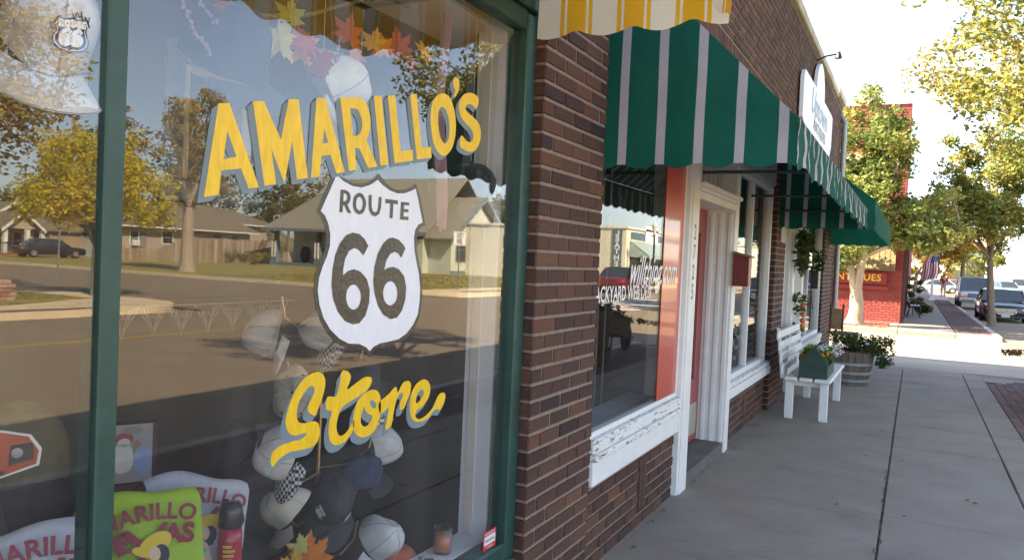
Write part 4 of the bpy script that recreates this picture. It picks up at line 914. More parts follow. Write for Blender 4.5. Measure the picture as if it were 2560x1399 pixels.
def cap(label, loc, B, U, mc, mb_, s=.84, badges=None, btn=None, string=None, group='caps hung in the shop window', stitch=None, tagp=False):
    t = thing('baseball_cap', label, 'cap', loc, 0, group)
    Z = Vector(U).normalized(); X = (Vector(B)-Z*Vector(B).dot(Z)).normalized(); Y = Z.cross(X)
    M = Matrix((X, Y, Z)).transposed().to_4x4(); M.translation = Vector(loc); t.matrix_world = M
    rng = random.Random(int(loc[0]*1000+loc[2]*77))
    ph = rng.uniform(0, 6)
    def P(u, v):
        a = u*2*pi; th = v*pi/2; f = cos(a)
        k = 1+.022*abs(cos(3*a))+.05*sin(2*a+ph)*sin(th)+.04*sin(5*a+ph*2)*sin(th)**3+.03*sin(3*a+7*v+ph)
        rx, ry, rz_ = .096*s, .076*s, .116*s; q = sin(th)**(.85-.28*f)       # upright front panels, sloping back
        return (rx*q*cos(a)*k, ry*q*sin(a)*k, rz_*(max(0, cos(th))**.8)*(1+.14*f*q+.05*sin(2*a+ph))-.014*s*max(0, -f)*q)
    c = MB(); c.grid(P, [i/36 for i in range(37)], [.001]+[i/10 for i in range(1, 11)]); c.build('crown', mc, t, True, True)
    sm_ = MB()
    for k in range(6):
        a = (k+.0)*pi/3+.02
        sm_.tube([tuple(Vector(P(a/(2*pi), v_/10))*1.004) for v_ in range(1, 11)], .0016*s, 4)
    sm_.build('seams', M_seamc[0 if mc in (M_capk, M_capn) else 1], t, False, True)
    bm_ = MB()
    def Q(u, v):
        a = (u-.5)*2.5; r0 = .090*s
        ext = .10*s*cos(a*.80)**.5*v
        return ((r0+ext)*cos(a*.92), (.076*s+ext*.35)*sin(a)*1.0, -.002-.026*s*sin(a)**2*(.4+.6*v)-.010*v)
    us = [i/20 for i in range(21)]; bm_.grid(Q, us, [i/5 for i in range(6)]); bm_.grid(lambda u, v: tuple(x-(0, 0, .004)[i] for i, x in enumerate(Q(u, v))), us, [i/5 for i in range(6)])
    bm_.build('brim', mb_, t, True, True)
    MB().ball((0, 0, .115*s), .008*s, .008*s, .005*s, 8, 5).build('button', btn or mc, t, True, True)
    for k in range(6 if btn else 0):
        a = (k+.5)*pi/3; MB().ball(P(a/(2*pi), .55), .005*s, n=7, m=5).build('eyelet', btn, t, True, True)
    if stitch:
        q = MB(); rr_ = random.Random(3)
        for k in range(stitch):
            a0 = rr_.uniform(-.5, .5); v0 = rr_.uniform(.45, .85); pts = []
            for j in range(5): pts.append(tuple(Vector(P((a0+j*.05)/(2*pi) % 1, min(.95, v0+rr_.uniform(-.1, .1))))*1.02))
            q.tube(pts, .0012, 4)
        q.build('stitched_drawing', M_thread, t, False, True)
    for bd in badges or []:
        a, v, sz, f, l = bd
        o = Vector(P(a % 1, v)); ux = (Vector(P((a+.03) % 1, v))-Vector(P((a-.03) % 1, v))).normalized(); vv = (Vector(P(a % 1, v-.06))-Vector(P(a % 1, v+.06))).normalized()
        n = ux.cross(vv); badge(t, o+n*.004, ux, vv, sz, f, l)
    if tagp:
        q = MB(); q.box(-.10, -.099, -.012, .012, -.05, -.01); q.build('price_tag', M_white, t, False, True)
    return t
M_inkk = M_capk; M_linew = mat('patch_white', (.72, .72, .72), .8)
# the brass rack and its caps
rk = thing('hat_rack', 'thin brass stand of curved arms carrying caps behind the painted lettering', 'hat rack', (2.26, .52, .02))
M_brass = mat('brass_wire', (.55, .42, .20), .3, .1, 10, metal=1)
MB().tube([(2.26, .52, .03), (2.26, .52, 1.42)], .008, 8).build('pole', M_brass, rk)
MB().lathe([(.17, 0), (.16, .012), (.03, .03), (.012, .06)], (2.26, .52, .02), 20).build('base', M_brass, rk)
for z, dx in ((1.30, -.24), (1.32, .1), (1.08, -.2), (1.12, .22), (.74, -.27), (.76, .30), (.86, -.22), (.60, .22), (.60, -.18), (.42, .22)):
    MB().tube([(2.26, .52, z), (2.26+dx*.6, .51, z-.02), (2.26+dx*.92, .5, z+.02), (2.26+dx, .5, z+.09)], .004, 6).build('arm', M_brass, rk)
cap('white cap with a dark scribbled drawing, highest left on the brass rack', (2.00, .5, 1.27), (.25, .1, -.96), (-.52, .78, .12), M_capw, M_capw, stitch=9)
cap('white cap with a black checkered brim, highest right on the brass rack', (2.24, .48, 1.27), (.05, -.1, -1), (-.75, .3, .25), M_capw, M_check, tagp=True)
cap('cream cap with black eyelets and button seen from above, left of the word Store', (2.05, .46, 1.07), (.3, .3, -.9), (-.72, -.62, .15), M_capc, M_capk, .9, btn=M_capk)
cap('black cap behind the top of the word Store', (2.45, .5, 1.04), (.7, -.3, -.3), (-.2, -.3, .9), M_capk, M_capk)
cap('white cap with a checkered brim hanging below the S of Store', (2.02, .46, .88), (.1, -.2, -.97), (-.78, .25, .2), M_capw, M_check, .9)
cap('white cap with a checkered strap hanging under the e of Store', (2.55, .48, .80), (.1, -.1, -1), (.5, -.8, .15), M_capw, M_capw, .84, stitch=4)
q = MB(); q.grid(lambda u, v: (2.56+.075*cos(u), .48-.05*sin(u), .87+.03*v+.02*sin(u)), [i*pi/10 for i in range(11)], [0, 1]); tag(q.build('checkered_strap', M_check), 'checkered cloth strap of a cap under the word Store', 'strap')
cap('crumpled cream cap low on the left of the brass rack', (2.09, .48, .66), (.5, -.4, -.8), (-.6, .5, .55), M_capc, M_capc)
cap('black cap with two shield badges low on the brass rack', (2.25, .44, .66), (.1, .3, -.95), (-.55, -.72, .42), M_capk, M_capk, .95, badges=[(.86, .62, .026, M_capk, M_linew), (.10, .62, .022, M_capk, M_linew)])
cap('dark navy cap right of the badge cap, its brim pointing right', (2.47, .5, .68), (.9, -.3, -.35), (-.1, -.5, .85), M_capn, M_capk)
cap('white cap hanging crown outward at the bottom of the brass rack', (2.47, .40, .46), (-.2, -.25, -.95), (-.05, -.80, .55), M_capw, M_capw, .95)
cap('dark cap seen edge-on at the left end of the brass rack', (1.90, .54, .92), (0, .3, -.9), (.9, .2, .1), M_capk, M_capk)
def string_to(x, y, z0, t):
    q = MB().tube([(x, y, z0), (x, y, 2.47)], .0012, 4); q = q.build('hanging_thread', M_capw); q.parent = t; q.matrix_parent_inverse = t.matrix_world.inverted(); return q
c1 = cap('white cap with a dark shield badge hanging in the top left corner pane', (1.035, .23, 1.955), (-.25, -.45, -.86), (-.25, -.60, .76), M_capw, M_capw, 1.25, badges=[(.02, .70, .034, M_capn, M_linew)], stitch=3)
string_to(1.045, .215, 2.10, c1)
c2 = cap('white cap with a stitched outline hanging above the letters A and R', (1.95, .30, 2.06), (-.15, .05, -.97), (.55, -.55, .45), M_capw, M_capw, 1.2, stitch=5); string_to(1.95, .3, 2.12, c2)
c3 = cap('large navy cap hanging above the first letter A', (1.57, .32, 2.05), (.25, -.3, -.93), (-.15, -.55, .8), M_capn, M_capn, 1.35); string_to(1.59, .32, 2.12, c3)
c4 = cap('black cap with a yellow emblem hanging beside the last letter S', (2.70, .19, 1.83), (.2, -.5, -.8), (-.4, -.85, .3), M_capk, M_capk, .95); string_to(2.70, .19, 1.92, c4)
q = MB()
for k in range(5): q.box(-.0, .0012, -.022, .022, .03+.009*k, .034+.009*k)
q.rot(0); q.v = [(x+.091, y, z) for x, y, z in q.v]; q.build('yellow_emblem', mat('yellow_thread', (.4, .33, .05), .8), c4, False, True)
# scarf and pouch
sc_ = MB()
def scP(u, v): return (2.575+.045*u+.012*sin(v*7+u*3), .26+.018*sin(u*9)+.01*sin(v*5), 2.47-.80*v-.03*u*v)
sc_.grid(scP, [i/14 for i in range(15)], [i/24 for i in range(25)])
sc_ = sc_.build('scarf', fabric('pink_gauze', (.62, .40, .46), .5), smooth=True); tag(sc_, 'pale pink gauze scarf hanging behind the second pair of Ls', 'scarf')
po_ = thing('cloth_pouch', 'brown drawstring pouch hanging left of the black cap', 'pouch', (2.66, .33, 1.9))
b = MB(); b.lathe([(.0, -.13), (.035, -.125), (.05, -.08), (.045, 0), (.02, .07), (.024, .11), (.012, .115)], (2.67, .33, 1.92), 16, sq=.5); b.build('bag', mat('brown_suede', (.10, .058, .025), .9, .2, 20), po_, smooth=True)
MB().tube([(2.67, .33, 2.03), (2.67, .33, 2.47)], .002, 5).build('cord', M_brass, po_)

# leaf garland along the top, and a leaf spray at the bottom
def maple(s, rng):
    """outline of a five-lobed maple leaf, folded along its midrib"""
    half = [(0, 1.05), (9, .74), (15, .80), (22, .52), (33, .62), (40, .72), (49, .98), (58, .70), (63, .74), (73, .45), (84, .56), (95, .80), (106, .54), (113, .56), (128, .40), (148, .50), (165, .24)]
    pts = [(s*r*sin(R(a)), s*r*cos(R(a))) for a, r in half]
    return [(0, -.22*s)]+[(-x, y) for x, y in reversed(pts[1:])]+pts

LC = {'red_leaf': (.42, .055, .03), 'orange_leaf': (.60, .20, .03), 'gold_leaf': (.68, .36, .04), 'pale_leaf': (.52, .50, .20), 'crimson_leaf': (.25, .03, .03), 'olive_leaf': (.36, .36, .05)}
LM = {k: fabric(k, v, .4, .25) for k, v in LC.items()}
def leaf_part(t, c, s, d, n, m, rng, name='leaf'):
    ol_ = maple(s, rng); Yv = Vector(d).normalized(); N = Vector(n); N = (N-Yv*N.dot(Yv)).normalized(); Xv = Yv.cross(N)
    V = [tuple(Vector(c)+Yv*.1*s)]+[tuple(Vector(c)+Xv*x+Yv*y+N*(abs(x)*-.25+rng.uniform(-.06, .06)*s)) for x, y in ol_]
    k = len(V); b_ = MB(); b_.add(V, [(0, i, i+1) for i in range(1, k-1)]+[(0, k-1, 1)])
    b_.build(name, m, t)
rg = random.Random(17)
gl = thing('leaf_garland', 'garland of red, orange and pale maple leaves along the top of the painted window', 'garland', (1.8, .25, 2.2))
MB().tube([(1.25+.12*i, .25, 2.26-.10*sin(i*.55)+.02*i*.3) for i in range(10)], .006, 5).build('stem', M_twig, gl)
for x, z, s, d, k in ((1.585, 2.12, .085, (-.3, 0, -1), 'red_leaf'), (1.62, 2.15, .06, (.7, 0, .5), 'crimson_leaf'), (1.70, 2.15, .085, (.5, -.1, -.7), 'pale_leaf'), (1.72, 2.20, .06, (.1, 0, 1), 'olive_leaf'), (1.81, 2.15, .075, (.4, 0, -.9), 'orange_leaf'), (1.80, 2.16, .07, (-.7, 0, -.3), 'red_leaf'), (1.86, 2.12, .07, (.3, 0, -1), 'crimson_leaf'),
                      (1.99, 2.22, .075, (.1, 0, 1), 'red_leaf'), (2.05, 2.19, .06, (.8, 0, -.3), 'orange_leaf'), (2.10, 2.22, .06, (.2, 0, .9), 'gold_leaf'), (2.20, 2.23, .06, (-.3, 0, .9), 'orange_leaf'), (2.28, 2.25, .08, (-.3, 0, 1), 'red_leaf'), (2.30, 2.22, .06, (.6, 0, .2), 'crimson_leaf'), (1.50, 2.16, .05, (-1, 0, -.1), 'crimson_leaf'), (2.42, 2.28, .06, (.6, 0, .3), 'gold_leaf')):
    leaf_part(gl, (x, .24+rg.uniform(-.02, .02), z), s, d, (-.5+rg.uniform(-.3, .3), -1, .2), LM[k], rg)
b = MB()
for pts in ([(1.36, .25, 2.25), (1.35, .24, 2.16), (1.40, .24, 2.08), (1.46, .24, 2.03)], [(1.40, .25, 2.25), (1.42, .24, 2.15), (1.50, .24, 2.09), (1.56, .24, 2.07)], [(1.93, .22, 2.20), (1.92, .22, 2.12), (1.98, .22, 2.06), (2.05, .22, 2.04)]):
    b.tube(pts, .002, 4)
    for p, q in zip(pts[:-1], pts[1:]):
        for k in range(14): 
            e = Vector(p).lerp(Vector(q), k/14); b.ball((e.x+rg.uniform(-.008, .008), e.y, e.z+rg.uniform(-.006, .006)), .006, n=5, m=3)
b.build('lavender_sprig', mat('dried_lavender', (.20, .13, .24), .9, .3, 40), gl)
ls = thing('leaf_spray', 'orange and gold maple leaf spray at the bottom of the window', 'leaves', (1.95, .3, .55))
for x, z, s, d, k in ((1.93, .575, .10, (.1, 0, 1), 'orange_leaf'), (1.88, .56, .085, (-.7, 0, .7), 'gold_leaf'), (1.99, .56, .085, (.8, 0, .6), 'orange_leaf'), (1.91, .62, .06, (-.3, 0, 1), 'pale_leaf'), (1.95, .53, .08, (-.1, 0, -1), 'gold_leaf'), (1.82, .52, .05, (-.4, 0, 1), 'gold_leaf')):
    leaf_part(ls, (x, .28+rg.uniform(-.02, .02), z), s, d, (-.5, -1, .4), LM[k], rg)
MB().tube([(1.93, .3, .56), (1.93, .32, .60)], .004, 5).build('stem', M_twig, ls)

# folded T-shirts with printed fronts
M_tee = {'grey': mat('heather_grey_jersey', (.40, .43, .50), .95, .08, 60, .2, 250), 'lime': mat('lime_jersey', (.30, .46, .04), .95, .06, 20, .2, 250)}
M_maroon = mat('maroon_print', (.20, .02, .04), .8); M_yprint = mat('yellow_print', (.60, .44, .02), .7); M_skin = mat('flesh_print', (.58, .42, .27), .7); M_teal = mat('teal_print', (.05, .38, .45), .7); M_ink = mat('ink_print', (.02, .02, .04), .7)
def tee(label, loc, rz, tilt, col, full=True, seed=1, roll=0):
    t = thing('folded_shirt', label, 'T-shirt', loc, 0, 'printed T-shirts in the window'); t.rotation_euler = (tilt, roll, rz)
    rng = random.Random(seed); W, H = .15, .40; ph = rng.uniform(0, 6)
    b = MB()
    top = lambda x: .010*cos(x*11+ph)+.006*sin(x*31+ph*2)-.022*(abs(x)/W)**5
    def P(u, v):
        x = (u-.5)*2*W*(1-.06*v); 
        if v < .12: k = v/.12; return (x, .10*(1-k), top(x)+.004+.02*sin(k*pi/2)-.02)
        k = (v-.12)/.88; return (x+.006*sin(k*7+ph), -.010*sin(u*pi)-.006*sin(u*11+k*3+ph)*(.3+k)-.012*max(0, sin(k*6+u*4+ph))**4*(.2+abs(u-.5)), top(x)-H*k)
    b.grid(P, [i/22 for i in range(23)], [i/26 for i in range(27)]); b.build('cloth', M_tee[col], t, True, True)
    fy = -.030
    pr = MB(); text_mb(pr, 'AMARILLO', .058, (0, fy, -.055), (1, 0, 0), (0, 0, 1), .0016, sx=1.0, arc=-0 or 3.2)
    text_mb(pr, 'TE', .066, (-.075, fy, -.125), (.98, 0, .2), (-.2, 0, .98), .0035); text_mb(pr, 'AS', .066, (.085, fy, -.125), (.98, 0, -.2), (.2, 0, .98), .0035)
    pr.add([(-.055, fy, -.09), (-.035, fy, -.085), (.05, fy, -.19), (.03, fy, -.195)], [(0, 1, 2, 3)]); pr.add([(.05, fy+.0004, -.085), (.065, fy+.0004, -.09), (-.03, fy+.0004, -.20), (-.05, fy+.0004, -.195)], [(0, 1, 2, 3)])
    if full:
        text_mb(pr, 'Biggest', .036, (-.09, fy, -.19), (.95, 0, -.2), (.2, 0, .95), .0004, .4); text_mb(pr, 'and', .02, (-.085, fy, -.225), (1, 0, 0), (0, 0, 1), .0003, .4); text_mb(pr, 'Best', .036, (-.10, fy, -.25), (.95, 0, -.2), (.2, 0, .95), .0004, .4)
        st = [(-.11, -.27), (-.07, -.30), (-.03, -.20), (.02, -.22), (.04, -.30), (.11, -.33), (.10, -.37), (.04, -.39)]
        pr.tube([(x, fy, z) for x, z in st], .0012, 4)
    pr.build('print_lettering', M_maroon, t, False, True)
    f = MB(); e = fy-.001
    def el(cx, cz, rx, rz_, mi, d, a=0, n=16):
        f.add([(cx+rx*cos(2*pi*i/n)*cos(a)-rz_*sin(2*pi*i/n)*sin(a), d, cz+rx*cos(2*pi*i/n)*sin(a)+rz_*sin(2*pi*i/n)*cos(a)) for i in range(n)], [tuple(range(n))], mi)
    el(.025, -.135, .042, .026, 0, e, .35); el(-.005, -.15, .03, .012, 0, e-.0002, -.5); el(.035, -.165, .02, .026, 3, e-.0003); el(.020, -.160, .014, .019, 1, e-.0005)
    el(.022, -.215, .017, .035, 1, e-.0004, .15); el(.014, -.205, .015, .009, 2, e-.0006, -.2); el(.027, -.262, .02, .02, 2, e-.0006)
    el(-.02, -.285, .055, .017, 1, e-.0004, .32); el(.04, -.23, .006, .035, 1, e-.0005, .5)
    f.build('print_figure', [M_yprint, M_skin, M_teal, M_ink], t, False, True)
    return t
tee('pale grey folded T-shirt with maroon print, nearest the red bottle', (1.66, .46, .875), R(-26), R(-16), 'grey', True, 3, R(7))
tee('lime green folded T-shirt with maroon print', (1.43, .43, .885), R(-30), R(-16), 'lime', False, 4, R(-7))
tee('pale grey folded T-shirt with maroon print in the left corner pane', (1.14, .42, .885), R(-34), R(-16), 'grey', False, 5, R(-8))
bt = thing('water_bottle', 'red translucent water bottle with a black lid in front of the grey shirt', 'bottle', (1.665, .33, .56))
mbt, nt_, b_ = _nt('red_plastic'); b_.inputs['Base Color'].default_value = (.45, .02, .05, 1); b_.inputs['Roughness'].default_value = .12; b_.inputs['Transmission Weight'].default_value = .35
MB().lathe([(.034, 0), (.036, .02), (.035, .1), (.034, .15), (.031, .19)], (1.665, .33, .562), 20).build('body', mbt, bt, smooth=True)
lid = MB().lathe([(.0325, .19), (.034, .195), (.033, .235), (.026, .258), (.0, .262)], (1.665, .33, .562), 20).build('lid', mat('black_plastic', (.012, .012, .014), .22), bt, smooth=True)
MB().tube([(1.665+.034*cos(a), .33+.034*sin(a), .79+.03*sin(a*1.0)) for a in [i*.2-1.5 for i in range(16)]], .004, 5).build('loop', M_black, lid)
b = MB(); 
for k, w in enumerate((.7, 1, .9, .8, .5)): b.grid(lambda u, v: (1.665+.0368*cos(u), .33+.0368*sin(u), .70-k*.013+.008*v), [R(195)+R(9)*w*j for j in range(7)], [0, 1])
b.build('print', mat('gold_print', (.45, .33, .06), .6), bt)
cd = thing('candle_jar', 'orange candle in a clear glass jar on the white window ledge', 'candle', (2.635, .205, .398))
b = MB(); b.lathe([(.036, 0), (.038, .003), (.038, .1), (.0355, .1), (.0355, .012), (0, .012)], (2.635, .205, .399), 24); b.build('jar', glass_mat('jar_glass', .9), cd, smooth=True)
MB().lathe([(.0345, .013), (.0345, .072), (0, .070)], (2.635, .205, .399), 24).build('wax', mat('orange_wax', (.52, .15, .04), .4, .15, 25), cd, smooth=True)
MB().tube([(2.635, .205, .468), (2.636, .206, .482)], .0015, 4).build('wick', M_black, cd)
cr_ = thing('printed_card', 'small black and white printed card lying on the ledge by the candle', 'card', (2.60, .215, .398))
MB().box(2.47, 2.59, .165, .25, .3985, .400).build('card', M_white, cr_)
b = MB(); text_mb(b, '66', .05, (2.53, .200, .4008), (.93, .37, 0), (-.37, .93, 0), .002); text_mb(b, 'ROUTE', .02, (2.52, .232, .4008), (.93, .37, 0), (-.37, .93, 0), .001); b.build('card_lettering', M_black, cr_)
pp = thing('paper_pumpkin', 'rust-orange honeycomb paper pumpkin at the bottom of the window', 'pumpkin', (2.53, .36, .29))
pumpkin_mb((2.53, .36, .29), .098, .145, 34).build('body', mat('rust_paper', (.42, .105, .05), .9, .1, 20), pp, smooth=True)
MB().tube([(2.53, .36, .42), (2.535, .355, .452), (2.55, .35, .462)], [.012, .008, .006], 6).build('stem', M_maroon, pp)
# framed picture box, red box, car cut-out and bag further back
pb = thing('picture_box', 'white-fronted gift box with a bearded figure picture, dark spine on its right', 'box', (1.80, .92, .66)); pb.rotation_euler = (0, 0, R(-28))
MB().bevbox(-.075, .075, 0, .04, .085, .285, .002).build('body', mat('dark_red_card', (.06, .012, .012), .6), pb, local=True)
MB().box(-.073, .058, -.002, -.0005, .088, .282).build('front', mat('picture_white', (.30, .30, .29), .6), pb, local=True)
f = MB()
for cx, cz, rx, rz_, mi in ((-.03, .235, .028, .022, 0), (-.03, .222, .020, .016, 1), (-.035, .17, .04, .05, 1), (.01, .2, .014, .03, 2), (.028, .16, .03, .05, 3), (-.005, .262, .03, .014, 4)):
    f.add([(cx+rx*cos(2*pi*i/14), -.003-.0003*mi, cz+rz_*sin(2*pi*i/14)) for i in range(14)], [tuple(range(14))], mi)
f.build('front_picture', [mat('pic_red', (.3, .03, .03), .6), mat('pic_cream', (.6, .56, .48), .6), mat('pic_tan', (.30, .2, .12), .6), mat('pic_blue', (.25, .33, .5), .6), mat('pic_grey', (.25, .22, .2), .6)], pb, local=True)
rbx = thing('gift_box', 'dark red gift box lying flat under the picture box', 'box', (1.74, .86, .66)); rbx.rotation_euler = (0, 0, R(-28))
MB().bevbox(-.13, .13, -.08, .1, .001, .083, .003).build('body', mat('red_card', (.16, .012, .015), .5), rbx, local=True)
cc = thing('car_cutout', 'orange car-shaped display cut-out in the left pane', 'display', (1.25, .80, .66)); cc.rotation_euler = (0, 0, R(-32))
prof = [(-.16, .30), (-.15, .345), (-.05, .375), (.04, .365), (.10, .35), (.125, .31), (.12, .275), (.03, .245), (-.1, .235), (-.16, .25)]
MB().prism([(x*1.06, z+.004 if z > .3 else z-.006) for x, z in prof], .002, .012, 'xz').build('white_edge', M_white, cc, local=True)
MB().prism(prof, -.004, .001, 'xz').build('body', mat('orange_gloss', (.38, .06, .018), .25, .2, 9), cc, local=True)
f = MB(); f.prism([(.055, .275), (.115, .29), (.11, .335), (.06, .33)], -.008, -.005, 'xz'); f.prism([(-.16, .245), (-.1, .232), (.03, .243), (.05, .262), (-.15, .268)], -.0085, -.005, 'xz'); f.build('grille', M_black, cc, local=True)
f = MB(); f.lathe([(.012, 0), (.014, -.004), (0, -.005)], (.075, -.009, .31), 12, axis='y'); f.build('headlight', M_steel, cc, local=True)
MB().prism([(-.1, 0), (.08, 0), (.02, .24), (-.04, .24)], .0125, .02, 'xz').build('prop', M_black, cc, local=True)
ob_ = thing('cloth_bag', 'olive and black cloth bag slumped behind the car cut-out', 'bag', (1.45, .98, .66))
b = MB(); b.ball((1.46, 1.0, .86), .16, .10, .20, 16, 10); b.build('bag_top', mat('olive_cloth', (.10, .085, .03), .9, .35, 9), ob_, smooth=True)
b = MB(); b.ball((1.44, .98, .75), .2, .11, .11, 16, 8); b.build('bag_base', M_capk, ob_, smooth=True)
fl = thing('folded_cloth', 'pink and yellow folded cloth lying above the car cut-out', 'cloth', (1.30, 1.05, 1.0))
b = MB(); b.bevbox(1.2, 1.42, 1.08, 1.3, .66, 1.05, .02); b.build('stand', M_dark, fl)
b = MB(); b.bevbox(1.26, 1.44, 1.06, 1.32, 1.051, 1.085, .012); b.build('pink_cloth', mat('dusty_pink', (.40, .12, .13), .9), fl); b = MB(); b.bevbox(1.22, 1.36, 1.1, 1.28, 1.086, 1.105, .008); b.build('yellow_cloth', mat('mustard', (.5, .36, .06), .9), fl)
# lace edging and framed mirror on the backdrop
lc = MB()
for i in range(7):
    x = 2.22+.15*i
    for rr_, d in ((.075, 0), (.05, .02), (.03, .035)):
        lc.tube([(x-rr_, 1.55, 1.27-d*.3), (x-rr_*.7, 1.55, 1.235-d*.2), (x-rr_*.25, 1.55, 1.185+d*.1), (x, 1.55, 1.14+d), (x+rr_*.25, 1.55, 1.185+d*.1), (x+rr_*.7, 1.55, 1.235-d*.2), (x+rr_, 1.55, 1.27-d*.3)], .0022, 4)
    for k in range(4): lc.tube([(x+.014*cos(a)+(k-1.5)*.028, 1.55, 1.235+.014*sin(a)) for a in [j*pi/4 for j in range(9)]], .0015, 4)
lc.tube([(2.1, 1.55, 1.275), (3.25, 1.55, 1.275)], .004, 5)
lace = thing('lace_edging', 'row of pale lace points hanging from a dark shelf behind the hats', 'lace', (2.7, 1.55, 1.28))
lc.build('lace', mat('ecru_lace', (.36, .32, .25), .9), lace)
MB().bevbox(2.05, 3.28, 1.54, 1.695, 1.28, 1.30, .003).build('shelf', M_dark, lace)
mr = thing('wall_mirror', 'blue-grey framed panel with pale moulding on the display backdrop', 'mirror', (2.8, 1.68, 1.75))
b = MB(); 
for x0, x1, z0, z1 in ((2.50, 2.60, 1.75, 2.48), (3.02, 3.12, 1.75, 2.48), (2.60, 3.02, 2.38, 2.48), (2.60, 3.02, 1.75, 1.85)): b.bevbox(x0, x1, 1.66, 1.699, z0, z1, .01)
b.build('frame', mat('bluegrey_frame', (.17, .23, .30), .5), mr)
b = MB(); 
for x0, x1, z0, z1 in ((2.60, 2.63, 1.85, 2.38), (2.97, 3.02, 1.85, 2.38), (2.63, 2.97, 2.34, 2.38)): b.bevbox(x0, x1, 1.665, 1.699, z0, z1, .006)
b.build('moulding', M_cream, mr)
MB().box(2.63, 2.97, 1.69, 1.698, 1.85, 2.34).build('panel', mat('slate_panel', (.09, .13, .20), .5), mr)
# ================================================================== across the cross street
M_redb = rnd_mat('red_painted_brick', [(0, (.24, .052, .046)), (1, (.32, .076, .066))], .8, 30, .25, .3)
M_redm = mat('red_painted_mortar', (.25, .055, .05), .9, .1, 20)
rbld = thing('red_brick_building', 'two-storey red painted brick building with a pale band across the cross street', 'building', (30, 2, 0))
b = MB(); BR.seed(9)
side_bricks(b, 28.3, -1.0, 5.2, 0, 7.0, 0, H=.085, jt=.012)
b.build('brick_wall', M_redb, rbld)
b = MB(); b.box(28.312, 29, -.998, 14, 0, 7.0); b.box(29, 74, -.998, -.4, 0, 4.2); b.box(29, 74, -.4, 14, 6.7, 6.99); b.box(73, 74, -.4, 14, 0, 6.7); b.box(29, 74, -.398, -.2, 4.2, 6.7); b.build('wall', M_redm, rbld)  # front row lengthened down the street so its shade covers the walking man
b = MB(); b.box(28.24, 28.31, -1.04, 14, 5.18, 5.42); b.box(28.25, 28.31, -1.05, 14, 6.99, 7.1); b.build('pale_band', M_white, rbld)
for y0 in (.1, 2.2):
    f = frame(rbld, 0, .01, 0, .01, .001, 0, .01, name='window') if 0 else MB()
    for ya, yb, za, zb in ((y0, y0+.1, 3.5, 4.9), (y0+.85, y0+.95, 3.5, 4.9), (y0+.1, y0+.85, 4.8, 4.9), (y0+.1, y0+.85, 3.5, 3.6), (y0+.1, y0+.85, 4.15, 4.22)): f.box(28.22, 28.31, ya, yb, za, zb)
    f.box(28.15, 28.31, y0-.1, y0+1.05, 3.40, 3.499)
    wf = f.build('window', M_white, rbld); MB().box(28.28, 28.29, y0+.1, y0+.85, 3.6, 4.8).build('pane', M_glass2, wf)
aw = MB()
for i in range(26):
    y = -.78+i*.16; aw.prism([(27.75, 1.72), (27.78, 1.72), (28.29, 2.55), (28.26, 2.55)], y, y+.145, 'xz'); aw.box(27.72, 27.765, y+.145, y+.16, 1.71, 1.75)
aw.box(27.80, 28.2, -.78, 3.38, 1.66, 1.715)
aw.build('ribbed_hood', mat('ochre_sheet_metal', (.17, .13, .06), .6, .15, 6), rbld)  # tree shade over the hood is put into its darkened ochre
asg = MB().box(28.2, 28.295, -.55, 1.3, 1.22, 1.60); asg.box(28.2, 28.295, -.62, 1.3, 1.03, 1.15); asg = asg.build('sign_panel', mat('sign_red', (.22, .022, .02), .5), rbld)
tb = MB(); text_mb(tb, 'ANTIQUES', .30, (28.196, .38, 1.41), (0, -1, 0), (0, 0, 1), .006, spacing=1.1); tb.build('sign_lettering', mat('yellow_lettering', (.70, .47, .04), .5), asg)
b = MB()
for x in (28.35, 29.6, 31, 33, 35, 38): b.box(x, x+.14, -1.09, -.999, 0, 2.9)
b.box(28.3, 45, -1.12, -1.0, 2.9, 3.2); b.build('shopfront_posts', mat('dark_maroon', (.07, .02, .02), .6), rbld)
mu = MB(); rg = random.Random(31)
for _ in range(1500):
    x, y = rg.uniform(25.4, 28.1), rg.uniform(-.75, 1.6); s = rg.uniform(.02, .06)
    mu.box(x, x+s, y, y+s*rg.uniform(.5, 1.5), .003, .003+s*.7, 0, rg.random())
mu = mu.build('mulch', rnd_mat('red_mulch', [(0, (.22, .07, .05)), (1, (.42, .17, .13))], .9, 0, 0, 0)); mu['kind'] = 'stuff'

M_bark = mat('grey_brown_bark', (.20, .165, .12), .95, .25, 5, .8, 18, stretch=(3, 3, .7), detail=8)
M_bark2 = mat('pale_bark', (.36, .29, .21), .95, .25, 5, .8, 18, stretch=(3, 3, .7), detail=8)
def crown_mat(name, *c): return rnd_mat(name, [(i/(len(c)-1), x) for i, x in enumerate(c)], .6, 0, 0, 0, spec=.25, translucent=.42)
L_green = crown_mat('green_autumn_leaves', (.06, .09, .02), (.15, .19, .045), (.27, .29, .075), (.40, .36, .10))
L_gold = crown_mat('golden_leaves', (.08, .085, .015), (.24, .19, .03), (.42, .29, .05), (.48, .22, .04))
L_yg = crown_mat('yellow_green_leaves', (.06, .085, .014), (.18, .21, .04), (.29, .28, .07), (.37, .31, .09))
L_yell = crown_mat('yellow_leaves', (.18, .20, .014), (.48, .44, .03), (.70, .58, .05), (.76, .60, .10))
L_brown = crown_mat('browning_leaves', (.08, .08, .016), (.22, .18, .04), (.40, .30, .07), (.50, .36, .08))
L_dark = crown_mat('dark_leaves_far', (.03, .05, .014), (.08, .10, .025), (.16, .16, .04), (.28, .23, .055))
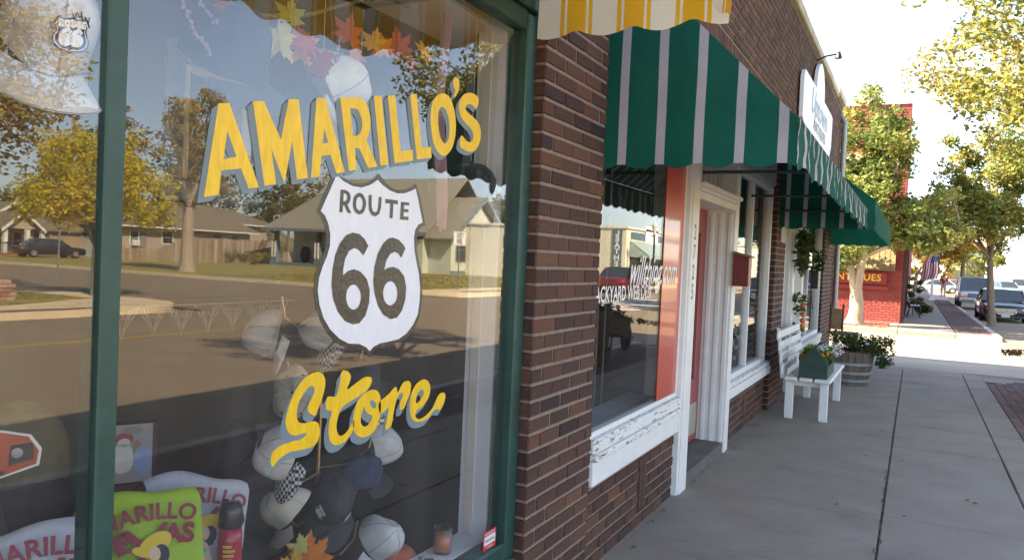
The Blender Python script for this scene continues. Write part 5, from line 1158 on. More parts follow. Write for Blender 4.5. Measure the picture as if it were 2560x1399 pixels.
tree('street_tree', 'forked tree with pale trunk and green leaves in front of the red wall', (26.1, .2, 0), 1.05, .24, [(0, 0, 3.3, 1.5, 1.25, 1.7), (0, -.1, 5.3, 1.2, 1.1, 1.6), (-.2, .5, 2.2, 1, .8, .8), (0, -1.2, 2.9, 1.2, 1.3, .6), (0, -.3, 6.9, .6, .5, .9), (.6, -1.9, 3.4, 1.0, 1.0, 1.1)], 21000, .075, [M_bark2, L_green], 41, nclump=170, clump=(.22, .5), limbs=14, fork=[(0, .34, .95), (0, -.16, 1.0)], lo=.15, hi=.85)
tree('street_tree', 'slender dark-trunked tree with green and gold leaves at the far kerb by the black sedan', (31.3, -3.75, 0), 2.2, .13, [(0, -.4, 4.0, 1.8, 1.9, 1.5), (0, .9, 3.6, 1.4, 1.3, 1.0), (0, -.4, 5.8, 1.5, 1.6, 1.5), (0, 1.3, 5.0, 1.1, 1.0, 1.5), (0, 1.9, 3.7, .9, .8, .9)], 25000, .07, [M_bark, L_green], 43, nclump=200, clump=(.22, .5), limbs=14, lo=.25, hi=1.0, lean=(0, .16))
tree('street_tree', 'golden-leaved tree on the near kerb, hanging in from the right edge', (9.4, -3.05, 0), 2.3, .13, [(.3, .3, 4.3, 2.9, 1.7, 1.5), (1.6, .55, 5.2, 1.8, 1.2, 1.0), (-1.6, .1, 3.5, 1.3, .8, .7), (.4, .3, 5.4, 1.8, 1.2, 1.0), (-.9, .35, 2.75, .6, .3, .45)], 32000, .037, [M_bark, L_yg], 45, nclump=190, clump=(.18, .42), limbs=14, lo=.45, hi=1.0)
tree('street_tree', 'golden tree further along the far kerb past the parked cars', (58, -4.0, 0), 2.4, .16, [(0, 0, 4.4, 2.2, 2.0, 1.9), (0, 1.2, 3.4, 1.5, 1.2, .9)], 3500, .12, [M_bark, L_gold], 47, nclump=60, lo=.2, hi=.9)
tree('street_tree', 'yellow-green tree behind the flag and the walking man', (84, -1.4, 0), 1.6, .2, [(0, 0, 3.6, 2.4, 2.4, 2.2), (0, -2, 2.6, 2, 1.6, 1.4)], 3000, .16, [M_bark, L_gold], 49, nclump=50, lo=.2, hi=.8)
tree('street_tree', 'round green tree in the distance above the silver truck', (118, -8.5, 0), 1.5, .25, [(0, 0, 4.0, 2.6, 2.6, 2.2)], 2600, .2, [M_bark, L_green], 51, nclump=45, lo=.3, hi=.9)
tree('street_tree', 'low orange tree at the far right in the distance', (110, -14.5, 0), 1.5, .25, [(0, 0, 4.3, 2.4, 2.2, 2.6)], 2600, .18, [M_bark, L_gold], 53, nclump=45, lo=.4, hi=1)

# park bench, clipped shrubs, flag, post
ib = thing('park_bench', 'black iron park bench with pale slats outside the red building', 'bench', (33.2, -1.4, 0))
b = MB()
for k in range(3): b.bevbox(32.6, 33.9, -1.56+.11*k, -1.47+.11*k, .43, .455, .006)
b.build('seat_slats', mat('pale_slats', (.5, .5, .47), .6), ib)
b = MB()
for k in range(3): b.bevbox(32.6, 33.9, -1.215+.03*k, -1.19+.03*k, .55+.1*k, .63+.1*k, .006)
b.build('back_slats', mat('pale_slats_back', (.5, .5, .47), .6), ib)
for x in (32.66, 33.84):
    MB().tube([(x, -1.60, .0), (x, -1.55, .12), (x, -1.60, .28), (x, -1.57, .43), (x, -1.25, .42), (x, -1.20, .2), (x, -1.14, 0)], .022, 7).build('leg', M_black, ib); MB().tube([(x, -1.25, .42), (x, -1.2, .6), (x, -1.1, .88)], .02, 7).build('back_post', M_black, ib)
    MB().tube([(x, -1.60, .43), (x, -1.62, .62), (x, -1.2, .66)], .018, 7).build('armrest', M_black, ib)
rg = random.Random(33)
tpz = thing('topiary_shrub', 'dark clipped shrub of stacked leafy balls beside the park bench', 'shrub', (34.6, -1.35, 0))
b = MB(); b.tube([(34.6, -1.35, 0), (34.6, -1.33, 1.3)], .03, 7); b.build('stem', M_bark, tpz)
b = MB(); leaves(b, [(34.6, -1.30, .45, .22), (34.55, -1.55, .62, .16), (34.6, -1.22, .80, .17), (34.6, -1.52, .98, .15), (34.6, -1.18, 1.12, .14), (34.6, -1.55, 1.28, .14), (34.6, -1.25, 1.42, .13)], 2400, .03, rg, .1, .5); b.build('foliage', L_dark, tpz)
shb = thing('round_shrub', 'dark round shrub between the park bench and the pavement', 'shrub', (35.6, -1.65, 0))
b = MB(); leaves(b, [(35.6, -1.62, .28, .30), (35.5, -1.85, .25, .22)], 1500, .035, rg, .1, .6); b.build('foliage', L_dark, shb); MB().tube([(35.6, -1.65, 0), (35.6, -1.65, .2)], .04, 6).build('stem', M_bark, shb)
fl_ = thing('flag', 'red, white and blue striped flag hanging from an angled staff over the pavement', 'flag', (45, -1.1, 2.3))
MB().tube([(45, -1.0, 2.30), (45, -2.45, 2.92)], .02, 8).ball((45, -2.47, 2.93), .04).build('staff', M_steel, fl_)
FW = [mat('flag_red', (.34, .03, .05), .8), mat('flag_white', (.68, .66, .66), .8), mat('flag_blue', (.03, .05, .17), .8)]
def flP(u, v):
    y = -2.42+.62*u+.42*v*(.4+.6*u)-.05; z = 2.87-.27*u-1.45*v+.06*sin(u*5)
    return (45+.09*sin(u*14+v*2)*(.3+v), y+.05*sin(v*6), z)
b = MB(); us = [i/26 for i in range(27)]; vs = [i/20 for i in range(21)]
b.grid(flP, us, vs, lambda u, v: 2 if (u < 7/13 and v < .4) else (0 if int(u*13) % 2 == 0 else 1))
smooth_angle(b.build('cloth', FW, fl_), 80)
b = MB()
for r_ in range(5):
    for c in range(6):
        u, v = .05+.088*r_, .04+.062*c; p = Vector(flP(u, v))+Vector((-.012, 0, 0)); b.ball(tuple(p), .02, n=5, m=3)
b.build('stars', FW[1], fl_)
pt = thing('white_post', 'white square post with a spreading foot below the flag', 'post', (57, -2.3, 0))
b = MB(); b.bevbox(56.92, 57.08, -2.40, -2.24, .12, 2.4, .01); b.bevbox(56.8, 57.2, -2.52, -2.12, 0, .12, .03); b.build('shaft', M_white, pt)

# ---- cars
M_tyre = mat('tyre', (.015, .015, .016), .85); M_rim = mat('rim', (.45, .46, .48), .3, .05, 8, metal=.8); M_chrome = mat('chrome', (.6, .61, .63), .18, .03, 8, metal=1)
M_lamp = mat('headlamp', (.65, .67, .7), .12); M_tail = mat('tail_lamp', (.45, .02, .02), .2); M_amber = mat('amber_lamp', (.65, .22, .03), .25); M_plate = mat('plate', (.62, .64, .66), .5)
M_carglass = mat('car_glass', (.03, .04, .045), .06, .1, 4, spec=.9)
def car_paint(name, c): return mat(name, c, .28, .04, 3, coat=.8)
def car(name, label, loc, rz, paint, L, W, H, style='sedan', roofm=None, detail=True, scale=1, group=None, plate=None):
    """x points to the nose"""
    t = thing(name, label, 'car' if style != 'suv' else 'truck', loc, rz, group); t.scale = (scale,)*3
    hw = W/2; zb = .22 if style == 'sedan' else .38; belt = H*.62 if style != 'suv' else H*.58; hood = H*.58 if style != 'suv' else H*.56
    X = [-.5, -.485, -.44, -.3, -.12, .08, .22, .38, .46, .492, .5]
    Wd = [.80, .90, .96, 1, 1, 1, 1, .98, .95, .90, .82]
    T = [belt*.82, belt*.9, belt*.97, belt, belt, belt, belt*.99, hood*.97, hood*.92, hood*.84, hood*.70]
    B = [zb+.14, zb+.05, zb, zb, zb, zb, zb, zb, zb+.02, zb+.05, zb+.12]
    def sec(i):
        x, w, zt, z0 = X[i]*L, hw*Wd[i], T[i], B[i]; h = zt-z0
        half = [(w*.90, z0), (w*.985, z0+.15*h), (w, z0+.5*h), (w*.975, z0+.78*h), (w*.90, z0+.95*h), (w*.72, zt), (w*.3, zt+.02)]
        return [(x, -y, z) for y, z in half]+[(x, y, z) for y, z in reversed(half)]
    S = [sec(i) for i in range(len(X))]; n = len(S[0]); b = MB()
    b.add([p for s in S for p in s], [(i*n+j, (i+1)*n+j, (i+1)*n+(j+1) % n, i*n+(j+1) % n) for i in range(len(S)-1) for j in range(n)]+[tuple(range(n)), tuple(range(len(S)*n-1, (len(S)-1)*n-1, -1))])
    body = smooth_angle(b.build('body', paint, t, local=True), 35)
    if style == 'sedan': G = [(-.37, 0), (-.22, 1), (-.02, 1.03), (.10, .97), (.25, 0)]
    else: G = [(-.485, 0), (-.44, 1), (-.1, 1.02), (.06, 1), (.16, 0)]
    g = MB(); rh = H-belt; wr_ = .80 if style == 'sedan' else .88
    def gs(x, k):
        w0, w1 = hw*.93, hw*(.93+(wr_-.93)*min(k, 1)); z0 = belt-.03; z1 = belt+max(.001, rh*k-.05*min(k, 1))
        return [(x*L, -w0, z0), (x*L, -w1, z1-.03*min(k, 1)), (x*L, -w1*.86, z1+.025*min(k, 1)), (x*L, 0, z1+.05*min(k, 1)), (x*L, w1*.86, z1+.025*min(k, 1)), (x*L, w1, z1-.03*min(k, 1)), (x*L, w0, z0)]
    S = [gs(*q) for q in G]; n = 7; F = []; MI = []
    for i in range(len(S)-1):
        for j in range(n-1):
            F.append((i*n+j, (i+1)*n+j, (i+1)*n+j+1, i*n+j+1)); MI.append(1 if (0 < j < n-2 and 0 < i < len(S)-2) else 0)
    k0 = len(g.v); g.add([p for s in S for p in s], F); g.m = MI
    smooth_angle(g.build('cabin', [M_carglass, roofm or paint], t, local=True), 30)
    b = MB()
    for sgn in (-1, 1):
        for i, xw in ((0, G[0]), (1, G[-1])):
            a_ = S[0 if i == 0 else -1]; c_ = S[1 if i == 0 else -2]; j = 1 if sgn < 0 else n-2; jj = 0 if sgn < 0 else n-1
            b.tube([a_[jj], tuple(Vector(c_[j])+Vector((0, 0, .02)))], .04, 6)
        x_ = -.05*L; b.tube([(x_, sgn*hw*.935, belt-.02), (x_, sgn*hw*wr_*1.0, H-.07)], .035, 6)
    b.build('pillars', roofm or paint, t, local=True)
    wrad = .33 if style == 'sedan' else .38
    for xw in (-.31, .32):
        for sgn in (-1, 1):
            y = sgn*(hw-.10)
            w = MB().lathe([(wrad*.62, -.11), (wrad*.95, -.11), (wrad, -.07), (wrad, .07), (wrad*.95, .11), (wrad*.62, .11), (wrad*.62, -.11)], (xw*L, y, wrad), 22, axis='y')
            w = w.build('wheel', M_tyre, t, local=True)
            r_ = MB().lathe([(0, .09*sgn), (wrad*.3, .095*sgn), (wrad*.6, .112*sgn), (wrad*.63, .08*sgn)], (xw*L, y, wrad), 18, axis='y'); r_.build('rim', M_rim, w, local=True)
    if detail:
        fx = .497*L
        if style == 'suv':
            MB().bevbox(fx-.03, fx+.03, -hw*.52, hw*.52, hood*.66, hood*.90, .015).build('grille', M_black, t, local=True)
            q = MB()
            for k in range(4): q.bevbox(fx+.025, fx+.045, -hw*.52, hw*.52, hood*.68+k*.055, hood*.68+k*.055+.02, .004)
            for k in range(5): q.bevbox(fx+.025, fx+.045, -hw*.5+k*hw*.25-.01, -hw*.5+k*hw*.25+.01, hood*.66, hood*.90, .004)
            q.build('grille_bars', M_chrome, t, local=True)
            for sgn in (-1, 1):
                MB().bevbox(fx-.05, fx+.025, sgn*hw*.72-.17, sgn*hw*.72+.17, hood*.74, hood*.90, .015).build('headlight', M_lamp, t, local=True); MB().bevbox(fx-.05, fx+.02, sgn*hw*.72-.17, sgn*hw*.72+.19, hood*.63, hood*.73, .012).build('turn_signal', M_amber, t, local=True)
            MB().bevbox(fx-.06, fx+.12, -hw*.96, hw*.96, .50, .68, .03).build('bumper', M_chrome, t, local=True)
        else:
            q = MB(); ol_ = [(-.42, .62), (.42, .62), (.40, .44), (.30, .36), (-.30, .36), (-.40, .44)]
            q.prism([(y, z) for y, z in ol_], fx-.02, fx+.02, 'yz'); q.build('grille', M_black, t, local=True)
            q = MB()
            for k in range(5): z = .385+.05*k; hwid = .31+.022*k; q.box(fx+.02, fx+.035, -hwid, hwid, z, z+.014)
            for k in range(9): y = -.36+.09*k; q.box(fx+.02, fx+.033, y-.006, y+.006, .37 if abs(y) < .32 else .45, .61)
            q.tube([(fx+.025, y, z) for y, z in ol_+ol_[:1]], .018, 6); q.build('grille_bars', M_chrome, t, local=True)
            for sgn in (-1, 1):
                q = MB(); q.ball((fx-.075, sgn*.66, .58), .10, .16, .085, 14, 8); q.build('headlight', M_lamp, t, local=True, smooth=True)
            MB().bevbox(fx-.08, fx+.04, -hw*.86, hw*.86, .20, .31, .03).build('bumper', paint, t, local=True)
        pl = MB().bevbox(fx+.045 if style == 'sedan' else fx+.122, fx+.055 if style == 'sedan' else fx+.132, -.17, .17, .235 if style == 'sedan' else .52, .355 if style == 'sedan' else .66, .004).build('licence_plate', M_plate, t, local=True)
        for sgn in (-1, 1): MB().bevbox(.16*L, .16*L+.12, sgn*(hw+.06)-.07, sgn*(hw+.06)+.07, belt-.02, belt+.12, .02).build('wing_mirror', paint, t, local=True)
    for sgn in (-1, 1):
        MB().bevbox(-.501*L, -.47*L, sgn*hw*.66-.14, sgn*hw*.66+.14, belt*.70, belt*.84, .015).build('tail_light', M_tail, t, local=True)
    return t
car('parked_car', 'black sedan with a broad chrome grille parked at the far kerb', (38.9, -4.60, -.14), pi, car_paint('black_blue_paint', (.008, .010, .018)), 5.0, 1.88, 1.48, scale=.88)
car('parked_truck', 'silver and white off-road truck parked behind the black sedan', (50.8, -4.35, -.14), pi, car_paint('silver_paint', (.50, .53, .58)), 4.7, 2.0, 1.92, 'suv', roofm=M_white, scale=.90)
car('parked_car', 'small white car in the distance left of the silver truck', (92, -3.2, -.14), R(100), car_paint('white_paint_car', (.55, .55, .56)), 4.5, 1.8, 1.45, detail=False, group='distant cars')
car('parked_car', 'dark red car in the distance beyond the walking man', (98, -4.6, -.14), R(80), car_paint('red_paint_car', (.25, .03, .03)), 4.5, 1.8, 1.45, detail=False, group='distant cars')
car('parked_car', 'blue car in the distance right of the slender tree trunk', (96, -9.6, -.14), R(200), car_paint('blue_paint_car', (.10, .16, .26)), 4.5, 1.8, 1.5, detail=False, group='distant cars')
car('parked_truck', 'pale pickup-height wagon in the distance right of the blue car', (108, -12.0, -.14), R(190), car_paint('pale_paint_car', (.5, .52, .55)), 4.9, 1.9, 1.8, 'suv', detail=False, group='distant cars')

# ---- the walking man
def person(loc, rz):
    t = thing('person', 'man in a red shirt, red cap and pale shorts walking away on the far pavement', 'person', loc, 0); t.rotation_euler = (0, 0, rz)
    def skin(name, verts, edges, rads, m, root=0):
        me = bpy.data.meshes.new(name); me.from_pydata(verts, edges, []); o = bpy.data.objects.new(name, me); COL.objects.link(o)
        md = o.modifiers.new('Skin', 'SKIN'); md.use_smooth_shade = True
        for i, r_ in enumerate(rads): 
            sv = me.skin_vertices[0].data[i]; sv.radius = r_ if isinstance(r_, tuple) else (r_, r_)
        me.skin_vertices[0].data[root].use_root = True
        o.modifiers.new('Subdivision', 'SUBSURF').levels = 2; o.modifiers['Subdivision'].render_levels = 2
        dg = bpy.context.evaluated_depsgraph_get(); nm = bpy.data.meshes.new_from_object(o.evaluated_get(dg)); bpy.data.objects.remove(o)
        nm.materials.append(m); q = bpy.data.objects.new(name, nm); COL.objects.link(q); q.parent = t
        nm.polygons.foreach_set('use_smooth', [True]*len(nm.polygons)); return q
    sk = mat('skin', (.42, .24, .17), .6)
    V = [(0,0,.95), (0,0,1.15), (0,0,1.38), (.01,0,1.50), (.03,0,1.60), (.03,0,1.72),
         (0,.10,.90), (.08,.11,.50), (-.02,.12,.10), (.10,.13,.05), (0,-.10,.90), (-.06,-.11,.50), (-.24,-.11,.14), (-.14,-.12,.06),
         (0,.20,1.42), (-.03,.26,1.14), (.05,.28,.90), (.07,.28,.80), (0,-.20,1.42), (.01,-.26,1.14), (.10,-.28,.91), (.12,-.28,.81)]
    E = [(0,1),(1,2),(2,3),(3,4),(4,5),(0,6),(6,7),(7,8),(8,9),(0,10),(10,11),(11,12),(12,13),(2,14),(14,15),(15,16),(16,17),(2,18),(18,19),(19,20),(20,21)]
    Rd = [(.14,.11), (.15,.11), (.15,.11), .055, (.085,.10), (.075,.085), .09, .06, .04, .04, .09, .06, .04, .04, .06, .042, .032, .035, .06, .042, .032, .035]
    skin('body', V, E, Rd, sk)
    skin('shirt', [(0,0,.92), (0,0,1.15), (0,0,1.36), (.005,0,1.46), (0,.20,1.42), (-.02,.25,1.20), (0,-.20,1.42), (.005,-.25,1.20)], [(0,1),(1,2),(2,3),(2,4),(4,5),(2,6),(6,7)], [(.175,.14), (.175,.135), (.185,.14), .09, .085, .075, .085, .075], mat('red_shirt', (.28, .02, .03), .9))
    skin('shorts', [(0,0,.94), (0,.10,.84), (.05,.115,.55), (0,-.10,.84), (-.04,-.115,.55)], [(0,1),(1,2),(0,3),(3,4)], [(.17,.14), .125, .105, .125, .105], mat('pale_shorts', (.45, .47, .52), .9))
    skin('shoe', [(-.04,.12,.05), (.12,.135,.04)], [(0,1)], [.055, .045], M_black); skin('shoe', [(-.26,-.11,.09), (-.13,-.12,.04)], [(0,1)], [.055, .045], M_black)
    c = MB(); c.lathe([(.108, 0), (.105, .05), (.07, .095), (0, .11)], (.03, 0, 1.67), 16, sq=.85); c.bevbox(.12, .22, -.07, .07, 1.672, 1.684, .004); c.build('cap', mat('red_cap', (.35, .03, .03), .8), t, local=True, smooth=False)
    f = MB(); f.ball((.125, .03, 1.64), .012, n=6, m=4); f.ball((.125, -.03, 1.64), .012, n=6, m=4); f.build('eyes', M_black, t, local=True)
    f = MB(); f.ball((.135, 0, 1.60), .018, .014, .025, 6, 4); f.ball((.03, .095, 1.61), .015, .01, .03, 6, 4); f.ball((.03, -.095, 1.61), .015, .01, .03, 6, 4); f.build('nose_and_ears', sk, t, local=True)
    f = MB(); f.ball((.0, 0, 1.63), .102, .09, .085, 12, 8); f.build('hair', mat('brown_hair', (.07, .04, .025), .8), t, local=True)
person((70, -3.32, 0), 0)
# distant low buildings down the street
def far_block(name, label, x0, x1, y0, y1, h, m, wins=4, base=0, face='y'):
    t = thing(name, label, 'building', ((x0+x1)/2, (y0+y1)/2, base))
    MB().box(x0, x1, y0, y1, base-.2, base+h).build('wall', m, t)
    MB().box(x0-.1, x1+.1, y0-.1, y1+.1, base+h+.002, base+h+.25).build('roof', M_coping, t)
    for i in range(wins):
        x = x0+(x1-x0)*(i+.5)/wins
        f = MB().box(x-.9, x+.9, y1+.001, y1+.05, base+.8, base+h*.62).build('window', M_white, t); MB().box(x-.8, x+.8, y1+.051, y1+.055, base+.9, base+h*.62-.1).build('pane', M_carglass, f)
    for i in range(2):
        y = y0+(y1-y0)*(i+.5)/2
        f = MB().box(x0-.05, x0-.001, y-.8, y+.8, base+.8, base+h*.62).build('window', M_white, t); MB().box(x0-.056, x0-.051, y-.7, y+.7, base+.9, base+h*.62-.1).build('pane', M_carglass, f)
    return t
M_pale = mat('pale_stucco', (.62, .60, .56), .9, .05, 1)
far_block('white_building', 'long white low building at the end of the street on the right', 135, 175, -40, -13, 5.0, M_pale)
far_block('white_building', 'white building at the end of the street beyond the man', 150, 190, -6, 6, 4.2, mat('white_stucco', (.66, .66, .66), .9, .05, 1))
far_block('pale_building', 'pale low building past the red one, with the flag in front', 76, 104, 2, 16, 3.6, M_pale)
b = MB()
rg = random.Random(77)
for i in range(60): b.ball((rg.uniform(260, 330), rg.uniform(-190, 60), rg.uniform(0, 6)), rg.uniform(6, 14), None, rg.uniform(4, 8), 9, 6)
hz = b.build('far_wood', mat('far_green', (.12, .14, .08), .95, .3, .3)); hz['kind'] = 'stuff'; hz['label'] = 'hazy line of trees at the horizon'
# ================================================================== the far side of the main road (seen mirrored in the shop glass)
M_shingle = mat('brown_shingle', (.20, .165, .12), .95, .2, 3, .5, 30, stretch=(1, 1, 3), detail=8)
M_shingle2 = mat('grey_shingle', (.27, .25, .20), .95, .18, 3, .5, 30, stretch=(1, 1, 3), detail=8)
M_trim = mat('house_trim_white', (.70, .69, .65), .6, .05, 5); M_blue = mat('slate_blue_trim', (.16, .20, .25), .6, .1, 8)
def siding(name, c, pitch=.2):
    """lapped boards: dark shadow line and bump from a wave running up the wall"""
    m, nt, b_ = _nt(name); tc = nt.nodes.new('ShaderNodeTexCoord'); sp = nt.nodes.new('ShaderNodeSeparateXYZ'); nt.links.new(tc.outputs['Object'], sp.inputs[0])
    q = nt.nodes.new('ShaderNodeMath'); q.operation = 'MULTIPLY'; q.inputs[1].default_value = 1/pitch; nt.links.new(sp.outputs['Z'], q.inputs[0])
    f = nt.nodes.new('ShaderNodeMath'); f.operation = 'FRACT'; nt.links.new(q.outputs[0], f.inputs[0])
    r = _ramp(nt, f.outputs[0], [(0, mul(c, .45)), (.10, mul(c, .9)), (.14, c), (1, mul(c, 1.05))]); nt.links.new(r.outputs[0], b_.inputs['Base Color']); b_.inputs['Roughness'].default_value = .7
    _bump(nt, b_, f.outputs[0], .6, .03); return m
M_sid1 = siding('tan_siding', (.52, .42, .30)); M_sid2 = siding('pinkish_siding', (.45, .36, .29)); M_sid3 = siding('pale_green_siding', (.55, .57, .48), .24)
def roof(name, parent, pts, faces, m, th=.12):
    """roof planes given a thickness"""
    V = [Vector(p) for p in pts]; b_ = MB(); k = len(V)
    b_.add([tuple(p) for p in V]+[(p.x, p.y, p.z-th) for p in V], [tuple(f) for f in faces]+[tuple(i+k for i in reversed(f)) for f in faces])
    ed = {}
    for f in faces:
        for a, c in zip(f, f[1:]+f[:1]): ed[(a, c)] = 1
    b_.f += [(a, a+k, c+k, c) for a, c in ed if (c, a) not in ed]; n = len(b_.f)-len(b_.m); b_.m += [0]*n; b_.r += [.5]*n
    return b_.build(name, m, parent)
def window(parent, x0, x1, z0, z1, y, d=1, trim=None, axis='y'):
    """trimmed sash window on a wall facing +y (or -x with axis='x')"""
    q = MB(); w = .1
    def bx_(a0, a1, c0, c1, t0, t1):
        if axis == 'y': q.box(a0, a1, y+t0, y+t1, c0, c1)
        else: q.box(y-t1, y-t0, a0, a1, c0, c1)
    bx_(x0-w, x0, z0-w, z1+w, 0, .06); bx_(x1, x1+w, z0-w, z1+w, 0, .06); bx_(x0, x1, z1, z1+w, 0, .058); bx_(x0, x1, z0-w, z0, 0, .058); bx_(x0, x1, (z0+z1)/2-.025, (z0+z1)/2+.025, .01, .04)
    o = q.build('window', trim or M_trim, parent); q2 = MB()
    if axis == 'y': q2.box(x0, x1, y+.004, y+.02, z0, z1)
    else: q2.box(y-.02, y-.004, x0, x1, z0, z1)
    q2.build('pane', M_carglass, o); return o

# bungalow with two gables, black car on its drive
h1 = thing('gabled_house', 'tan bungalow with two white-edged gables and a porch behind the black car', 'house', (38, -62, 0))
b = MB(); b.box(33.5, 43.2, -70, -60, 0, 2.25); b.prism([(34.9, 2.0), (37.8, 2.0), (36.35, 3.2)], -58.1, -58.0, 'xz'); b.build('wall', M_sid1, h1)
roof('roof', h1, [(33.0, -59.4, 2.05), (43.8, -59.4, 2.05), (42.6, -63.5, 4.05), (34.2, -63.5, 4.05), (33.0, -70.5, 2.05), (43.8, -70.5, 2.05)], [[0, 1, 2, 3], [3, 2, 5, 4], [1, 5, 2], [4, 0, 3]], M_shingle)
roof('porch_roof', h1, [(34.7, -57.6, 1.92), (36.35, -57.6, 3.3), (38.0, -57.6, 1.92), (34.7, -62, 1.92), (36.35, -62, 3.3), (38.0, -62, 1.92)], [[0, 1, 4, 3], [1, 2, 5, 4]], M_shingle)
roof('dormer_roof', h1, [(36.2, -60.4, 3.28), (37.35, -60.4, 4.05), (38.5, -60.4, 3.28), (36.2, -64, 3.28), (37.35, -64, 4.05), (38.5, -64, 3.28)], [[0, 1, 4, 3], [1, 2, 5, 4]], M_shingle)
b = MB()
for a_, c_, y in (((34.7, 1.92), (36.35, 3.3), -57.58), ((36.35, 3.3), (38.0, 1.92), -57.58), ((36.2, 3.28), (37.35, 4.05), -60.38), ((37.35, 4.05), (38.5, 3.28), -60.38)):
    b.prism([(a_[0], a_[1]-.2), (c_[0], c_[1]-.2), (c_[0], c_[1]+.05), (a_[0], a_[1]+.05)], y, y+.06, 'xz')
b.build('bargeboards', M_trim, h1); MB().prism([(36.5, 3.2), (38.2, 3.2), (37.35, 3.8)], -60.9, -60.8, 'xz').build('gable_panel', M_shingle, h1)
for x in (35.0, 36.65, 37.8): MB().box(x, x+.3, -58.1, -57.8, .2, 1.95).build('porch_column', M_trim, h1)
b = MB(); b.box(34.7, 38.1, -60, -57.7, 0, .2); b.build('porch_floor', mat('porch_red', (.25, .10, .07), .8), h1)
b = MB(); b.tube([(34.8, -57.75, .95), (38, -57.75, .95)], .03, 6)
for i in range(22): b.tube([(34.8+.15*i, -57.75, .2), (34.8+.15*i, -57.75, .95)], .012, 4)
b.build('railing', M_black, h1)
window(h1, 35.4, 36.2, .8, 1.7, -60); window(h1, 37.0, 37.6, .5, 1.7, -60); MB().box(38.6, 39.2, -60.0, -59.97, .1, 1.9).build('door', M_black, h1)
gt = thing('garage_gate', 'tall plank gate beside the gabled bungalow', 'gate', (40.6, -59.2, 0))
b = MB()
for i in range(14): b.box(39.3+.2*i, 39.49+.2*i, -59.2, -59.15, .05, 1.6)
b.build('planks', mat('tan_planks', (.36, .26, .17), .9, .2, 3), gt); MB().box(39.2, 42.2, -59.26, -59.2, 1.2, 1.3).build('rail', M_shingle, gt)
sd = thing('shed', 'small white sided shed between the plank gate and the long house', 'shed', (43.9, -58, 0))
MB().box(42.4, 44.2, -60.5, -58, 0, 1.7).build('wall', siding('white_siding', (.62, .60, .55), .2), sd); roof('roof', sd, [(42.2, -57.8, 1.65), (44.4, -57.8, 1.65), (44.4, -59.2, 2.2), (42.2, -59.2, 2.2), (42.2, -60.7, 1.65), (44.4, -60.7, 1.65)], [[0, 1, 2, 3], [3, 2, 5, 4]], M_shingle)
car('parked_car', 'black saloon car parked on the lawn in front of the gabled bungalow', (35.7, -53.6, .02), 0.12, car_paint('black_paint_car', (.012, .012, .014)), 4.7, 1.8, 1.4, detail=False, scale=.96)

# long house behind the plank fence
h2 = thing('long_house', 'long low house with a brown roof behind the plank fence', 'house', (50, -58, 0))
b = MB(); b.box(43.2, 57.2, -64, -56, 0, 2.8); b.box(54.6, 61, -66, -57.5, 0, 3.5); b.build('wall', M_sid2, h2)
roof('roof', h2, [(42.6, -55.2, 2.72), (57.6, -55.2, 2.85), (55, -60, 5.2), (45.5, -60, 5.2), (42.6, -64.6, 2.72), (57.6, -64.6, 2.72)], [[0, 1, 2, 3], [3, 2, 5, 4], [1, 5, 2], [4, 0, 3]], M_shingle)
roof('rear_roof', h2, [(54.2, -56.9, 3.55), (61.4, -56.9, 3.7), (60, -61.5, 5.1), (54.2, -61.5, 5.4), (54.2, -66.4, 3.55), (61.4, -66.4, 3.55)], [[0, 1, 2, 3], [3, 2, 5, 4], [1, 5, 2], [4, 0, 3]], M_shingle)
b = MB(); b.box(42.6, 57.6, -55.2, -55.1, 2.62, 2.74); b.box(54.3, 61.4, -56.9, -56.8, 3.45, 3.57); b.build('fascia', M_trim, h2)
ww = window(h2, 44.1, 44.8, 1.2, 2.3, -56); MB().bevbox(44.15, 44.75, -55.93, -55.6, 1.12, 1.6, .02).build('air_conditioner', M_trim, ww)
MB().box(45.0, 45.6, -55.98, -55.9, 1.0, 2.5).build('shutter', mat('grey_shutter', (.22, .22, .21), .7), h2)
for x in (47.2, 49.4, 52.6, 54.8): window(h2, x, x+1.0, 1.4, 2.4, -56)
fe = thing('plank_fence', 'weathered plank fence stepping up along the corner lot', 'fence', (46, -50, 0))
b = MB(); rg = random.Random(61); x = 38.4
while x < 54.6:
    h = .95 if x < 41.9 else (.95+(x-41.9)*.42 if x < 44.2 else 1.98)
    h += rg.uniform(-.05, .05); b.box(x, x+.135, -50+rg.uniform(-.01, .01), -49.97, 0, h, 0, rg.random()); x += .145
b.build('planks', rnd_mat('weathered_planks', [(0, (.25, .19, .13)), (.6, (.39, .30, .21)), (1, (.50, .41, .31))], .9, 4, .25, 0), fe)
MB().box(38.4, 54.6, -50.06, -50.02, .3, .4).box(44.2, 54.6, -50.06, -50.02, 1.6, 1.7).build('rail', M_old, fe)
rg = random.Random(62)
db = thing('dry_bush', 'leafless dark bush against the plank fence', 'bush', (48.6, -49.2, 0)); b = MB()
sprig(b, (48.6, -49.3, .05), 60, 1.5, rg, (0, 0, .9), .3, .02); b.build('stems', M_twig, db)
gb_ = thing('low_bush', 'straggly green bush on the corner lawn in front of the fence', 'bush', (46.4, -44.6, 0)); b = MB()
leaves(b, [(46.4+rg.uniform(-1.6, 1.6), -44.6+rg.uniform(-.6, .6), rg.uniform(.35, .9), .4) for _ in range(16)], 1100, .08, rg); b.build('foliage', L_brown, gb_)
b = MB(); sprig(b, (46.4, -44.6, 0), 14, 1.2, rg, (0, 0, .6), .3, .02); b.build('stems', M_twig, gb_)

